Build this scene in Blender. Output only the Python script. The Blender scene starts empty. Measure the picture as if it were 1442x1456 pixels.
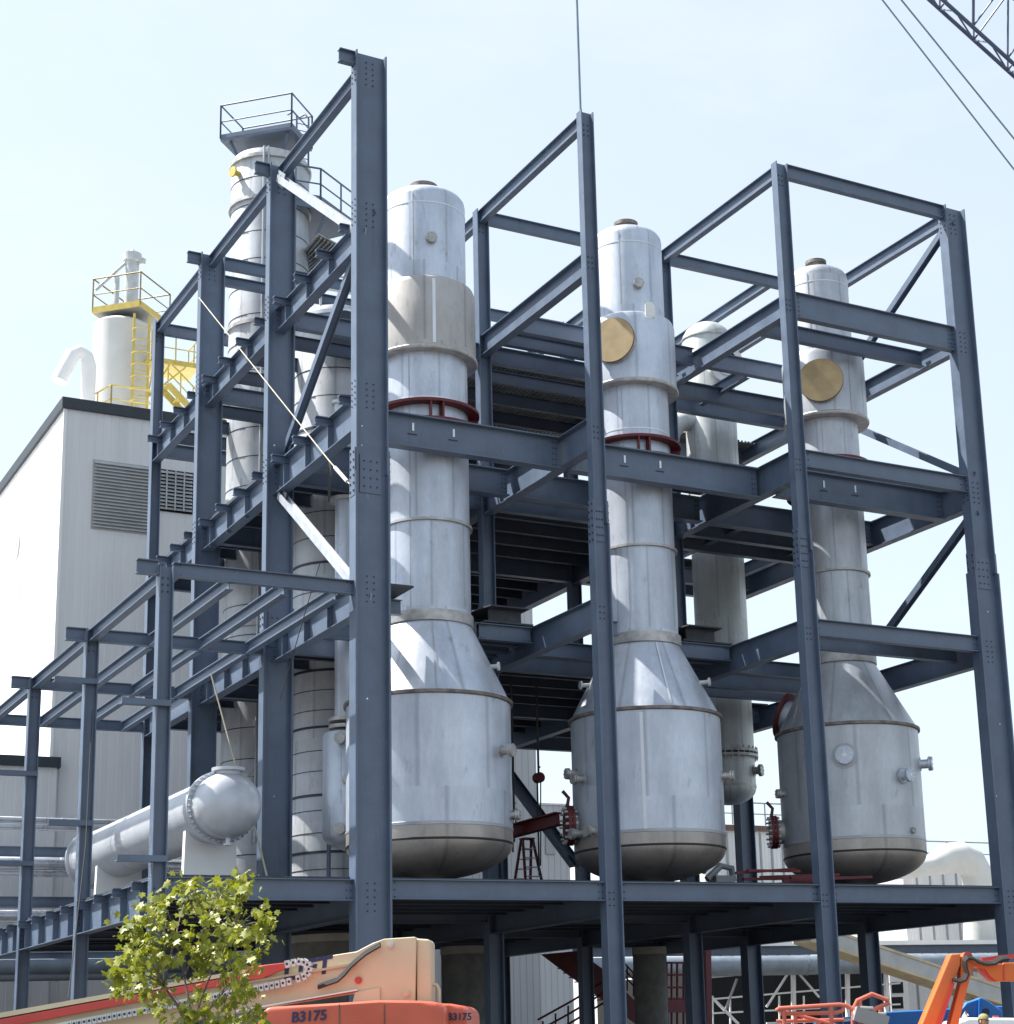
import bpy, bmesh, math, random
from mathutils import Vector, Matrix
random.seed(7)
V = Vector
sc = bpy.context.scene
col = sc.collection

# ------------------------------------------------------------------ camera model (solved from the photograph)
CAM = V((-15.9239, -38.9201, 1.6)); YAW, PIT, ROL = (math.radians(a) for a in (30.7817, 13.5439, -2.12604))
FPX, PX, PY, W0, H0 = 2492.41, 889.63, 871.42, 1442.0, 1456.0
Fv = V((math.sin(YAW)*math.cos(PIT), math.cos(YAW)*math.cos(PIT), math.sin(PIT)))
Rr = V((math.cos(YAW), -math.sin(YAW), 0)); Uu = Rr.cross(Fv)
Rv = math.cos(ROL)*Rr + math.sin(ROL)*Uu; Uv = -math.sin(ROL)*Rr + math.cos(ROL)*Uu
DH = V((math.sin(YAW), math.cos(YAW), 0)); RH = V((math.cos(YAW), -math.sin(YAW), 0)); UP = V((0, 0, 1))
def ray(u, v): return Fv + (u-PX)/FPX*Rv - (v-PY)/FPX*Uv
def at(u, v, Y):                       # point of the facade plane Y seen at measured photo position u,v
    d = ray(u, v); return CAM + d*((Y-CAM.y)/d.y)
def atx(u, v, X):
    d = ray(u, v); return CAM + d*((X-CAM.x)/d.x)
def hp(u, v, dist):                    # point of the vertical plane square to the view at a distance
    d = ray(u, v); return CAM + d*(dist/d.dot(DH))
def P(u, v, D): return CAM + ray(u, v)*D

cd = bpy.data.cameras.new('camera'); co = bpy.data.objects.new('camera', cd); col.objects.link(co)
cd.sensor_fit = 'HORIZONTAL'; cd.sensor_width = 36; cd.lens = FPX/W0*36
cd.shift_x = (W0/2-PX)/W0; cd.shift_y = (PY-H0/2)/W0
cd.clip_start = 0.1; cd.clip_end = 5000
m = Matrix.Identity(4)
for i in range(3): m[i][0] = Rv[i]; m[i][1] = Uv[i]; m[i][2] = -Fv[i]; m[i][3] = CAM[i]
co.matrix_world = m; sc.camera = co

# ------------------------------------------------------------------ materials
def nodes(name):
    mt = bpy.data.materials.new(name); mt.use_nodes = True
    nt = mt.node_tree; return mt, nt, nt.nodes['Principled BSDF']
def mat(name, c, rough=.5, metal=0, var=.12, scale=1.5, c2=None, bump=0, bscale=20, spec=.5, detail=6, streak=False, lo=.35, hi=.65):
    mt, nt, b = nodes(name); N = nt.nodes; L = nt.links
    b.inputs['Roughness'].default_value = rough; b.inputs['Metallic'].default_value = metal
    b.inputs['Specular IOR Level'].default_value = spec
    tc = N.new('ShaderNodeTexCoord'); nz = N.new('ShaderNodeTexNoise'); nz.inputs['Scale'].default_value = scale
    nz.inputs['Detail'].default_value = detail
    if streak:
        mp = N.new('ShaderNodeMapping'); mp.inputs['Scale'].default_value = (3, 3, .18); L.new(tc.outputs['Object'], mp.inputs[0]); L.new(mp.outputs[0], nz.inputs['Vector'])
    else: L.new(tc.outputs['Object'], nz.inputs['Vector'])
    cr = N.new('ShaderNodeValToRGB'); cr.color_ramp.elements[0].position = lo; cr.color_ramp.elements[1].position = hi
    a = c2 or tuple(x*(1-var) for x in c)
    cr.color_ramp.elements[0].color = (*a, 1); cr.color_ramp.elements[1].color = (*c, 1) if c2 else (*[min(1, x*(1+var)) for x in c], 1)
    L.new(nz.outputs['Fac'], cr.inputs[0]); L.new(cr.outputs[0], b.inputs['Base Color'])
    mr = N.new('ShaderNodeMapRange'); mr.inputs['To Min'].default_value = max(.05, rough-.1); mr.inputs['To Max'].default_value = min(1, rough+.12)
    L.new(nz.outputs['Fac'], mr.inputs[0]); L.new(mr.outputs[0], b.inputs['Roughness'])
    if bump:
        n2 = N.new('ShaderNodeTexNoise'); n2.inputs['Scale'].default_value = bscale; n2.inputs['Detail'].default_value = 4
        L.new(tc.outputs['Object'], n2.inputs['Vector'])
        bp = N.new('ShaderNodeBump'); bp.inputs['Strength'].default_value = bump; bp.inputs['Distance'].default_value = .02
        L.new(n2.outputs['Fac'], bp.inputs['Height']); L.new(bp.outputs[0], b.inputs['Normal'])
    return mt
def vessel_mat(name, base, dark, metal=.55, rough=.42):
    mt, nt, b = nodes(name); N = nt.nodes; L = nt.links
    tc = N.new('ShaderNodeTexCoord')
    def noise(sc_, det, mapscale=None, ro=.6):
        n = N.new('ShaderNodeTexNoise'); n.inputs['Scale'].default_value = sc_; n.inputs['Detail'].default_value = det; n.inputs['Roughness'].default_value = ro
        if mapscale:
            mp = N.new('ShaderNodeMapping'); mp.inputs['Scale'].default_value = mapscale
            L.new(tc.outputs['Object'], mp.inputs[0]); L.new(mp.outputs[0], n.inputs['Vector'])
        else: L.new(tc.outputs['Object'], n.inputs['Vector'])
        return n
    a = noise(1.1, 5); s = noise(1.6, 6, (1.1, 1.1, .16)); g = noise(14, 3, (1, 1, .35)); h = noise(2.3, 9, (1.3, 1.3, .5), .75)
    def ramp(src, p0, p1, c0, c1):
        r = N.new('ShaderNodeValToRGB'); r.color_ramp.elements[0].position = p0; r.color_ramp.elements[1].position = p1
        r.color_ramp.elements[0].color = (*c0, 1); r.color_ramp.elements[1].color = (*c1, 1); L.new(src.outputs['Fac'], r.inputs[0]); return r
    def mul(x, y, f):
        k = N.new('ShaderNodeMix'); k.data_type = 'RGBA'; k.blend_type = 'MULTIPLY'; k.inputs[0].default_value = f
        L.new(x, k.inputs[6]); L.new(y, k.inputs[7]); return k.outputs[2]
    r1 = ramp(a, .3, .7, dark, base); r2 = ramp(s, .38, .56, (.70, .70, .69), (1, 1, 1)); r3 = ramp(g, .3, .7, (.9, .9, .9), (1, 1, 1))
    r4 = ramp(h, .30, .42, (.55, .53, .51), (1, 1, 1))
    sp = N.new('ShaderNodeSeparateXYZ'); L.new(tc.outputs['Object'], sp.inputs[0])
    def mth(op, x, y=None):
        k = N.new('ShaderNodeMath'); k.operation = op
        for idx, q in ((0, x), (1, y)):
            if q is None: continue
            if isinstance(q, (int, float)): k.inputs[idx].default_value = q
            else: L.new(q, k.inputs[idx])
        return k.outputs[0]
    row = mth('FLOOR', mth('DIVIDE', sp.outputs[2], 2.47)); ang = mth('ADD', mth('MULTIPLY', mth('ARCTAN2', sp.outputs[1], sp.outputs[0]), 1.115), mth('MULTIPLY', row, .37)); cell = mth('FLOOR', ang)
    cx = N.new('ShaderNodeCombineXYZ'); L.new(cell, cx.inputs[0]); L.new(row, cx.inputs[1]); wn = N.new('ShaderNodeTexWhiteNoise'); L.new(cx.outputs[0], wn.inputs[0])
    pv = N.new('ShaderNodeMapRange'); pv.inputs['To Min'].default_value = .89; pv.inputs['To Max'].default_value = 1.03; L.new(wn.outputs['Value'], pv.inputs[0])
    fz = mth('FRACT', ang); ed = mth('MINIMUM', fz, mth('SUBTRACT', 1.0, fz)); ev = N.new('ShaderNodeMapRange'); ev.inputs['From Max'].default_value = .05; ev.inputs['To Min'].default_value = .72; ev.clamp = True; L.new(ed, ev.inputs[0])
    pl = N.new('ShaderNodeCombineXYZ'); q_ = mth('MULTIPLY', pv.outputs[0], ev.outputs[0])
    for k in range(3): L.new(q_, pl.inputs[k])
    o = mul(r1.outputs[0], r2.outputs[0], .55); o = mul(o, pl.outputs[0], 1.0); o = mul(o, r3.outputs[0], .8); o = mul(o, r4.outputs[0], .7)
    L.new(o, b.inputs['Base Color']); b.inputs['Metallic'].default_value = metal
    mr = N.new('ShaderNodeMapRange'); mr.inputs['To Min'].default_value = rough-.08; mr.inputs['To Max'].default_value = rough+.16
    L.new(s.outputs['Fac'], mr.inputs[0]); L.new(mr.outputs[0], b.inputs['Roughness'])
    bp = N.new('ShaderNodeBump'); bp.inputs['Strength'].default_value = .25; bp.inputs['Distance'].default_value = .03
    L.new(a.outputs['Fac'], bp.inputs['Height']); L.new(bp.outputs[0], b.inputs['Normal'])
    return mt
def worn_steel(name, c):
    """shop-painted steel: cloudy paint, sparse chalky scuffs, a few rust spots, faint vertical dirt"""
    mt, nt, b = nodes(name); N = nt.nodes; L = nt.links; tc = N.new('ShaderNodeTexCoord'); geo = N.new('ShaderNodeNewGeometry')
    def lay(scale, det, p0, p1, c0, c1, ms=None, ro=.6):
        n = N.new('ShaderNodeTexNoise'); n.inputs['Scale'].default_value = scale; n.inputs['Detail'].default_value = det; n.inputs['Roughness'].default_value = ro
        mp = N.new('ShaderNodeMapping'); mp.inputs['Scale'].default_value = ms or (1, 1, 1); L.new(geo.outputs['Position'], mp.inputs[0]); L.new(mp.outputs[0], n.inputs['Vector'])
        r = N.new('ShaderNodeValToRGB'); r.color_ramp.elements[0].position = p0; r.color_ramp.elements[1].position = p1
        r.color_ramp.elements[0].color = (*c0, 1); r.color_ramp.elements[1].color = (*c1, 1); L.new(n.outputs['Fac'], r.inputs[0]); return r.outputs[0], n
    def mix(fac, a, colr):
        k = N.new('ShaderNodeMix'); k.data_type = 'RGBA'; L.new(fac, k.inputs[0]); L.new(a, k.inputs[6]); k.inputs[7].default_value = (*colr, 1); return k.outputs[2]
    base, n0 = lay(1.3, 6, .3, .7, tuple(x*.82 for x in c), tuple(x*1.16 for x in c))
    sc, _ = lay(7, 8, .635, .70, (0, 0, 0), (.55, .55, .55), (1, 1, .35), .72)
    ru, _ = lay(3.1, 9, .70, .735, (0, 0, 0), (.8, .8, .8), (1, 1, .5), .7)
    dr, _ = lay(5, 5, .58, .78, (0, 0, 0), (.5, .5, .5), (1, 1, .08))
    o = mix(sc, base, (.23, .26, .30)); o = mix(dr, o, (.05, .06, .08)); o = mix(ru, o, (.13, .055, .03)); L.new(o, b.inputs['Base Color'])
    mr = N.new('ShaderNodeMapRange'); mr.inputs['To Min'].default_value = .32; mr.inputs['To Max'].default_value = .6; L.new(n0.outputs['Fac'], mr.inputs[0]); L.new(mr.outputs[0], b.inputs['Roughness'])
    b.inputs['Specular IOR Level'].default_value = .65
    bp = N.new('ShaderNodeBump'); bp.inputs['Strength'].default_value = .12; bp.inputs['Distance'].default_value = .02; L.new(n0.outputs['Fac'], bp.inputs['Height']); L.new(bp.outputs[0], b.inputs['Normal'])
    return mt
def cladding(name, c, axis=0, pitch=.30):
    """ribbed metal wall sheet: narrow grooves every `pitch` metres, faint staining"""
    mt, nt, b = nodes(name); N = nt.nodes; L = nt.links
    tc = N.new('ShaderNodeTexCoord'); sp = N.new('ShaderNodeSeparateXYZ'); L.new(tc.outputs['Object'], sp.inputs[0])
    dv = N.new('ShaderNodeMath'); dv.operation = 'DIVIDE'; dv.inputs[1].default_value = pitch; L.new(sp.outputs[axis], dv.inputs[0])
    fr = N.new('ShaderNodeMath'); fr.operation = 'FRACT'; L.new(dv.outputs[0], fr.inputs[0])
    gt = N.new('ShaderNodeMapRange'); gt.inputs['From Min'].default_value = 0; gt.inputs['From Max'].default_value = .16; gt.clamp = True; L.new(fr.outputs[0], gt.inputs[0])
    bp = N.new('ShaderNodeBump'); bp.inputs['Strength'].default_value = .7; bp.inputs['Distance'].default_value = .03; L.new(gt.outputs[0], bp.inputs['Height']); L.new(bp.outputs[0], b.inputs['Normal'])
    nz = N.new('ShaderNodeTexNoise'); nz.inputs['Scale'].default_value = .8; nz.inputs['Detail'].default_value = 6
    mp = N.new('ShaderNodeMapping'); mp.inputs['Scale'].default_value = (1, 1, .15); L.new(tc.outputs['Object'], mp.inputs[0]); L.new(mp.outputs[0], nz.inputs['Vector'])
    cr = N.new('ShaderNodeValToRGB'); cr.color_ramp.elements[0].color = (*[x*.86 for x in c], 1); cr.color_ramp.elements[1].color = (*c, 1)
    cr.color_ramp.elements[0].position = .3; cr.color_ramp.elements[1].position = .6
    L.new(nz.outputs['Fac'], cr.inputs[0]); L.new(cr.outputs[0], b.inputs['Base Color']); b.inputs['Roughness'].default_value = .55
    return mt
M = {}
M['steel'] = worn_steel('blue_grey_steel_paint', (.094, .130, .195))
M['steel_dark'] = mat('dark_bolt_steel', (.022, .028, .045), .5, 0, .1)
M['joist'] = mat('shaded_joist_paint', (.05, .066, .10), .55, 0, .15, 2)  # frame's blue-grey darkened so the colour carries underside shade
M['deck'] = mat('deck_plate', (.055, .06, .07), .7, .1, .25, 3)
M['corr'] = mat('galvanised_deck', (.30, .30, .29), .55, .4, .2, 2)
M['brace_lit'] = mat('sunlit_brace_tone', (.42, .45, .49), .4, .1, .12, 3)  # sunlit look of the steel braces put into a paler colour
M['seam_d'] = mat('dull_seam', (.40, .42, .45), .45, .4, .1)
M['duct_w'] = mat('duct_white', (.60, .60, .58), .5, 0, .05, 1)
M['galv'] = mat('galvanised_brace', (.55, .57, .57), .45, .2, .12, 3)
M['vessel'] = vessel_mat('mill_finish_stainless', (.66, .715, .81), (.55, .60, .69))
M['vessel3'] = vessel_mat('dull_stainless', (.58, .61, .66), (.49, .515, .56))
M['collar'] = vessel_mat('dull_warm_collar', (.52, .51, .50), (.44, .43, .42), .4, .5)
M['head'] = vessel_mat('brown_head', (.50, .455, .42), (.37, .345, .325))  # brownish head colour, mottled at random
M['tower'] = vessel_mat('tower_skin', (.62, .645, .68), (.48, .50, .53), .3, .5)
M['greenv'] = vessel_mat('pale_green_grey_skin', (.68, .72, .72), (.58, .61, .61), .35, .45)
M['weld'] = mat('weld_band', (.46, .45, .44), .5, .6, .2, 4)
M['seam'] = mat('bright_seam', (.70, .73, .77), .4, .4, .05)
M['rust'] = mat('brown_rim', (.16, .10, .08), .7, .2, .3, 5)
M['rim'] = mat('grey_brown_rim', (.20, .175, .16), .65, .3, .3, 5)
M['red'] = mat('oxide_red_primer', (.125, .014, .018), .55, 0, .2, 3)
M['tan'] = mat('tan_plywood_cover', (.48, .365, .205), .7, 0, .10, 3)
M['white'] = mat('white_paint', (.80, .80, .79), .5, 0, .04, 1)
M['exch'] = mat('silver_paint', (.50, .525, .57), .36, .3, .07, 2, bump=.04)
M['wall_x'] = cladding('shaded_white_cladding_front', (.68, .68, .69), 0)  # same white cladding, the front's shade put into a greyer colour
M['wall_y'] = cladding('white_cladding_side', (.80, .80, .80), 1)  # lit side copy of the cladding, kept whiter than the front
M['fascia'] = mat('dark_fascia', (.025, .032, .042), .5, 0, .2)
M['louver'] = mat('louver_grey', (.42, .43, .43), .5, .1, .08)
M['black'] = mat('shaded_interior_black', (.006, .006, .008), .8, 0, .1)  # black painted in for the shade inside openings
M['yellow'] = mat('safety_yellow', (.58, .45, .10), .45, 0, .1, 3)
M['pipe'] = mat('bright_pipe_jacket', (.72, .74, .78), .28, .85, .08, 2)
M['pipe_g'] = mat('grey_pipe_jacket', (.22, .26, .31), .55, .3, .12, 2)
M['conc'] = mat('concrete', (.20, .20, .19), .85, 0, .18, 2.5, bump=.2)
M['conc_l'] = mat('pale_concrete', (.42, .40, .36), .85, 0, .12, 2.5)
M['rope'] = mat('wire_rope', (.20, .27, .33), .5, .3, .1)
M['rope_w'] = mat('pale_rope', (.50, .46, .36), .7, 0, .1)
M['crane'] = mat('crane_blue_black', (.06, .08, .15), .45, 0, .15)
M['cream'] = mat('cream_paint', (.60, .52, .35), .42, 0, .07, 2)
M['orange'] = mat('orange_red_paint', (.55, .105, .055), .38, 0, .08, 2)
M['orange2'] = mat('orange_paint', (.60, .15, .03), .38, 0, .08, 2)
M['redpaint'] = mat('bright_red_paint', (.50, .055, .045), .4, 0, .08)
M['salmon'] = mat('salmon_rail_paint', (.50, .13, .085), .4, 0, .08)
M['navy'] = mat('navy_decal', (.02, .03, .09), .5, 0, .1)
M['grey'] = mat('mid_grey', (.28, .29, .30), .5, .1, .1)
M['blue'] = mat('machine_blue', (.012, .16, .50), .4, 0, .08)
M['rubber'] = mat('black_hose', (.02, .02, .02), .6, 0, .2)
M['beige'] = mat('beige_gallery', (.52, .44, .30), .7, 0, .12)
M['bark'] = mat('young_bark', (.16, .12, .10), .8, 0, .25, 12, bump=.4)
M['gravel'] = mat('dark_gravel', (.105, .097, .085), .95, 0, .22, .6, bump=.5, bscale=4)  # unseen ground darkened so less light bounces under the decks
M['glass'] = mat('dark_pane', (.03, .04, .05), .15, 0, .1)
def leafmat(name, c1, c2):
    mt = mat(name, c1, .45, 0, .1, 9, c2=c2); b = mt.node_tree.nodes['Principled BSDF']
    nt = mt.node_tree; tr = nt.nodes.new('ShaderNodeBsdfTranslucent'); tr.inputs[0].default_value = (.34, .38, .03, 1)
    mx = nt.nodes.new('ShaderNodeMixShader'); mx.inputs[0].default_value = .28; out = nt.nodes['Material Output']
    nt.links.new(b.outputs[0], mx.inputs[1]); nt.links.new(tr.outputs[0], mx.inputs[2]); nt.links.new(mx.outputs[0], out.inputs[0]); return mt
M['leaf'] = leafmat('young_leaf', (.33, .33, .032), (.13, .16, .02))

# ------------------------------------------------------------------ mesh builder
class MB:
    def __init__(s): s.v = []; s.f = []; s.mi = []; s.sm = []
    def add(s, vs, fs, mi=0, smooth=False):
        n = len(s.v); s.v += [V(p) for p in vs]
        for f in fs: s.f.append([i+n for i in f]); s.mi.append(mi); s.sm.append(smooth)
        return s
    def box(s, lo, hi, mi=0):
        x0, y0, z0 = lo; x1, y1, z1 = hi
        return s.add([(x0,y0,z0),(x1,y0,z0),(x1,y1,z0),(x0,y1,z0),(x0,y0,z1),(x1,y0,z1),(x1,y1,z1),(x0,y1,z1)],
              [(0,3,2,1),(4,5,6,7),(0,1,5,4),(1,2,6,5),(2,3,7,6),(3,0,4,7)], mi)
    def obox(s, c, ax, ay, az, mi=0):          # oriented box, half vectors
        c, ax, ay, az = V(c), V(ax), V(ay), V(az); vs = []
        for k in (-1, 1):
            for (i, j) in ((-1,-1),(1,-1),(1,1),(-1,1)): vs.append(c+ax*i+ay*j+az*k)
        return s.add(vs, [(0,3,2,1),(4,5,6,7),(0,1,5,4),(1,2,6,5),(2,3,7,6),(3,0,4,7)], mi)
    def bar(s, p0, p1, w, h, up=UP, mi=0):
        p0, p1 = V(p0), V(p1); a = (p1-p0); ln = a.length; a = a/ln; u = V(up) - a*V(up).dot(a)
        if u.length < 1e-4: u = V((1,0,0)) - a*a.x
        u.normalize(); sd = a.cross(u); return s.obox((p0+p1)/2, sd*w/2, u*h/2, a*ln/2, mi)
    def prof(s, p0, p1, pr, up=UP, mi=0):      # extrude profile (side,up)
        p0, p1 = V(p0), V(p1); a = (p1-p0).normalized(); u = V(up)-a*V(up).dot(a); u.normalize(); sd = a.cross(u)
        n = len(pr); vs = [p0+sd*x+u*y for x, y in pr]+[p1+sd*x+u*y for x, y in pr]
        fs = [(i, (i+1)%n, n+(i+1)%n, n+i) for i in range(n)]+[tuple(range(n))[::-1], tuple(range(n, 2*n))]
        return s.add(vs, fs, mi)
    def ibeam(s, p0, p1, d, w, tf=.025, tw=.016, up=UP, mi=0):
        h = d/2; b = w/2; t = tw/2
        pr = [(-b,h),(-b,h-tf),(-t,h-tf),(-t,-h+tf),(-b,-h+tf),(-b,-h),(b,-h),(b,-h+tf),(t,-h+tf),(t,h-tf),(b,h-tf),(b,h)]
        return s.prof(p0, p1, pr, up, mi)
    def tube(s, pts, r, n=8, mi=0, cap=True, smooth=True):
        pts = [V(p) for p in pts]; rs = r if isinstance(r, (list, tuple)) else [r]*len(pts)
        vs = []; ref = None
        for i, p in enumerate(pts):
            t = (pts[min(i+1, len(pts)-1)]-pts[max(i-1, 0)]).normalized()
            if ref is None: ref = t.cross(UP if abs(t.z) < .9 else V((1,0,0))).normalized()
            a = (ref - t*ref.dot(t)).normalized(); ref = a; b = t.cross(a)
            for k in range(n):
                g = 2*math.pi*k/n; vs.append(p+(a*math.cos(g)+b*math.sin(g))*rs[i])
        fs = []
        for i in range(len(pts)-1):
            for k in range(n): fs.append((i*n+k, i*n+(k+1)%n, (i+1)*n+(k+1)%n, (i+1)*n+k))
        s.add(vs, fs, mi, smooth)
        if cap: 
            o = len(s.v)-len(vs); s.f += [[o+k for k in range(n)][::-1], [o+len(vs)-n+k for k in range(n)]]; s.mi += [mi, mi]; s.sm += [False, False]
        return s
    def lathe(s, prof, x, y, seg=64, mi=0, arc=None):   # profile (r,z) bottom to top
        vs = []; fs = []; n = len(prof)
        for k in range(seg):
            g = 2*math.pi*k/seg
            for r, z in prof: vs.append((x+r*math.cos(g), y+r*math.sin(g), z))
        for k in range(seg):
            k2 = (k+1) % seg
            for i in range(n-1): fs.append((k*n+i, k2*n+i, k2*n+i+1, k*n+i+1))
        s.add(vs, fs, mi, True)
        o = len(s.v)-len(vs)
        for idx, rev in ((0, True), (n-1, False)):
            if prof[idx][0] > 1e-3:
                f = [o+k*n+idx for k in range(seg)]; s.f.append(f[::-1] if rev else f); s.mi.append(mi); s.sm.append(False)
        return s
    def disc(s, c, nrm, r, t, n=24, mi=0):              # short cylinder along nrm
        c = V(c); nrm = V(nrm).normalized(); return s.tube([c, c+nrm*t], r, n, mi)
    def poly(s, pts, off, mi=0):                        # extrude polygon points by vector
        off = V(off); n = len(pts); pts = [V(p) for p in pts]; vs = pts+[p+off for p in pts]
        fs = [(i, (i+1)%n, n+(i+1)%n, n+i) for i in range(n)]+[tuple(range(n))[::-1], tuple(range(n, 2*n))]
        return s.add(vs, fs, mi)
    def build(s, name, mats, parent=None, bevel=0, fixn=True, ang=35):
        me = bpy.data.meshes.new(name); off = ROOT.get(parent.name, V((0,0,0))) if parent else V((0,0,0))
        me.from_pydata([p-off for p in s.v], [], s.f)
        if not isinstance(mats, (list, tuple)): mats = [mats]
        for q in mats: me.materials.append(M[q])
        me.polygons.foreach_set('material_index', s.mi); me.polygons.foreach_set('use_smooth', s.sm if not bevel else [True]*len(s.sm))
        if fixn or bevel:
            bm = bmesh.new(); bm.from_mesh(me)
            if fixn: bmesh.ops.recalc_face_normals(bm, faces=bm.faces)
            if bevel:
                ed = [e for e in bm.edges if len(e.link_faces) == 2 and e.calc_face_angle(0) > .5]
                bmesh.ops.bevel(bm, geom=ed, offset=bevel, segments=3, affect='EDGES', profile=.6, clamp_overlap=True)
            bm.to_mesh(me); bm.free()
        me.set_sharp_from_angle(angle=math.radians(ang))
        o = bpy.data.objects.new(name, me); col.objects.link(o)
        if parent: o.parent = parent; ROOT[o.name] = off
        return o
ROOT = {}
def tag(o, label, cat, group=None, kind=None):
    o['label'] = label; o['category'] = cat
    if group: o['group'] = group
    if kind: o['kind'] = kind
    return o
def thing(name, loc, label, cat, group=None):
    o = bpy.data.objects.new(name, None); col.objects.link(o); o.location = loc; o.empty_display_size = .3
    ROOT[o.name] = V(loc); return tag(o, label, cat, group)
def text(name, body, size, p, right, up, mt, parent, ext=.003, shear=0, bold=.0):
    cu = bpy.data.curves.new(name, 'FONT'); cu.body = body; cu.size = size; cu.extrude = ext; cu.shear = shear; cu.offset = bold
    cu.align_x = 'CENTER'; cu.align_y = 'CENTER'
    t = bpy.data.objects.new('tmp', cu); col.objects.link(t); bpy.context.view_layer.update()
    me = bpy.data.meshes.new_from_object(t.evaluated_get(bpy.context.evaluated_depsgraph_get())); bpy.data.objects.remove(t)
    right = V(right).normalized(); up = V(up); up = (up-right*up.dot(right)).normalized(); nn = right.cross(up)
    mm = Matrix((right, up, nn)).transposed().to_4x4(); off = ROOT.get(parent.name, V((0,0,0)))
    mm.translation = V(p)-off; me.transform(mm); me.materials.clear(); me.materials.append(M[mt])
    o = bpy.data.objects.new(name, me); col.objects.link(o); o.parent = parent; ROOT[o.name] = off; return o

# ------------------------------------------------------------------ sky, sun, ground
SUN_EL, SUN_AZ = math.radians(57), math.radians(39)     # from the left (-X), a little behind the frame
sdir = V((-math.cos(SUN_EL)*math.cos(SUN_AZ), math.cos(SUN_EL)*math.sin(SUN_AZ), math.sin(SUN_EL)))
w = bpy.data.worlds.new('World'); sc.world = w; w.use_nodes = True; nt = w.node_tree
sk = nt.nodes.new('ShaderNodeTexSky'); sk.sky_type = 'NISHITA'; sk.sun_disc = False
sk.sun_elevation = SUN_EL; sk.sun_rotation = math.atan2(sdir.x, sdir.y)
sk.air_density = 1.0; sk.dust_density = 1.6; sk.ozone_density = 1.0; sk.altitude = 50
hs = nt.nodes.new('ShaderNodeHueSaturation'); hs.inputs['Saturation'].default_value = .46; hs.inputs['Value'].default_value = 1.0; hs.inputs['Hue'].default_value = .488
nt.links.new(sk.outputs[0], hs.inputs['Color'])
tn = nt.nodes.new('ShaderNodeMix'); tn.data_type = 'RGBA'; tn.blend_type = 'MULTIPLY'; tn.inputs[0].default_value = 1; tn.inputs[7].default_value = (.84, .89, .93, 1); nt.links.new(hs.outputs[0], tn.inputs[6])
bg = nt.nodes['Background']; bg.inputs[1].default_value = .15; hz_ = nt.nodes.new('ShaderNodeMix'); hz_.data_type = 'RGBA'; hz_.inputs[0].default_value = .62; tcw = nt.nodes.new('ShaderNodeTexCoord'); spw = nt.nodes.new('ShaderNodeSeparateXYZ'); nt.links.new(tcw.outputs['Generated'], spw.inputs[0]); mrw = nt.nodes.new('ShaderNodeMapRange'); mrw.inputs['From Min'].default_value = .56; mrw.inputs['From Max'].default_value = .85; mrw.inputs['To Min'].default_value = .62; mrw.inputs['To Max'].default_value = 0; mrw.clamp = True; nt.links.new(spw.outputs[2], mrw.inputs[0]); nt.links.new(mrw.outputs[0], hz_.inputs[0]); hz_.inputs[7].default_value = (2.62, 3.02, 3.45, 1); nt.links.new(tn.outputs[2], hz_.inputs[6])   # even summer haze
mpw = nt.nodes.new('ShaderNodeMapping'); mpw.inputs['Scale'].default_value = (2.2, 2.2, 7); mpw.inputs['Location'].default_value = (.3, .1, .2); nt.links.new(tcw.outputs['Generated'], mpw.inputs[0])
nzw = nt.nodes.new('ShaderNodeTexNoise'); nzw.inputs['Scale'].default_value = 1.6; nzw.inputs['Detail'].default_value = 9; nzw.inputs['Roughness'].default_value = .62; nt.links.new(mpw.outputs[0], nzw.inputs['Vector'])
rmw = nt.nodes.new('ShaderNodeMapRange'); rmw.inputs['From Min'].default_value = .5; rmw.inputs['From Max'].default_value = .8; rmw.inputs['To Max'].default_value = .45; nt.links.new(nzw.outputs['Fac'], rmw.inputs[0])
clw = nt.nodes.new('ShaderNodeMix'); clw.data_type = 'RGBA'; clw.inputs[7].default_value = (3.3, 3.45, 3.55, 1); nt.links.new(rmw.outputs[0], clw.inputs[0]); nt.links.new(hz_.outputs[2], clw.inputs[6]); nt.links.new(clw.outputs[2], bg.inputs[0])
sl = bpy.data.lights.new('sun', 'SUN'); sl.energy = 5.0; sl.angle = math.radians(.5); sl.color = (1, .965, .90)
so = bpy.data.objects.new('sun', sl); col.objects.link(so); so.rotation_euler = sdir.to_track_quat('Z', 'Y').to_euler(); so.location = (-40, 20, 60)
sc.view_settings.view_transform = 'Standard'; sc.view_settings.look = 'None'; sc.view_settings.gamma = 1; sc.view_settings.use_curve_mapping = False
sc.view_settings.exposure = 1.03
g = MB(); g.add([(-900,-500,0),(1100,-500,0),(1100,1500,0),(-900,1500,0)], [(0,1,2,3)]); o = g.build('ground', 'gravel'); o['kind'] = 'structure'
o['label'] = 'dark gravel construction yard'; 

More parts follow.
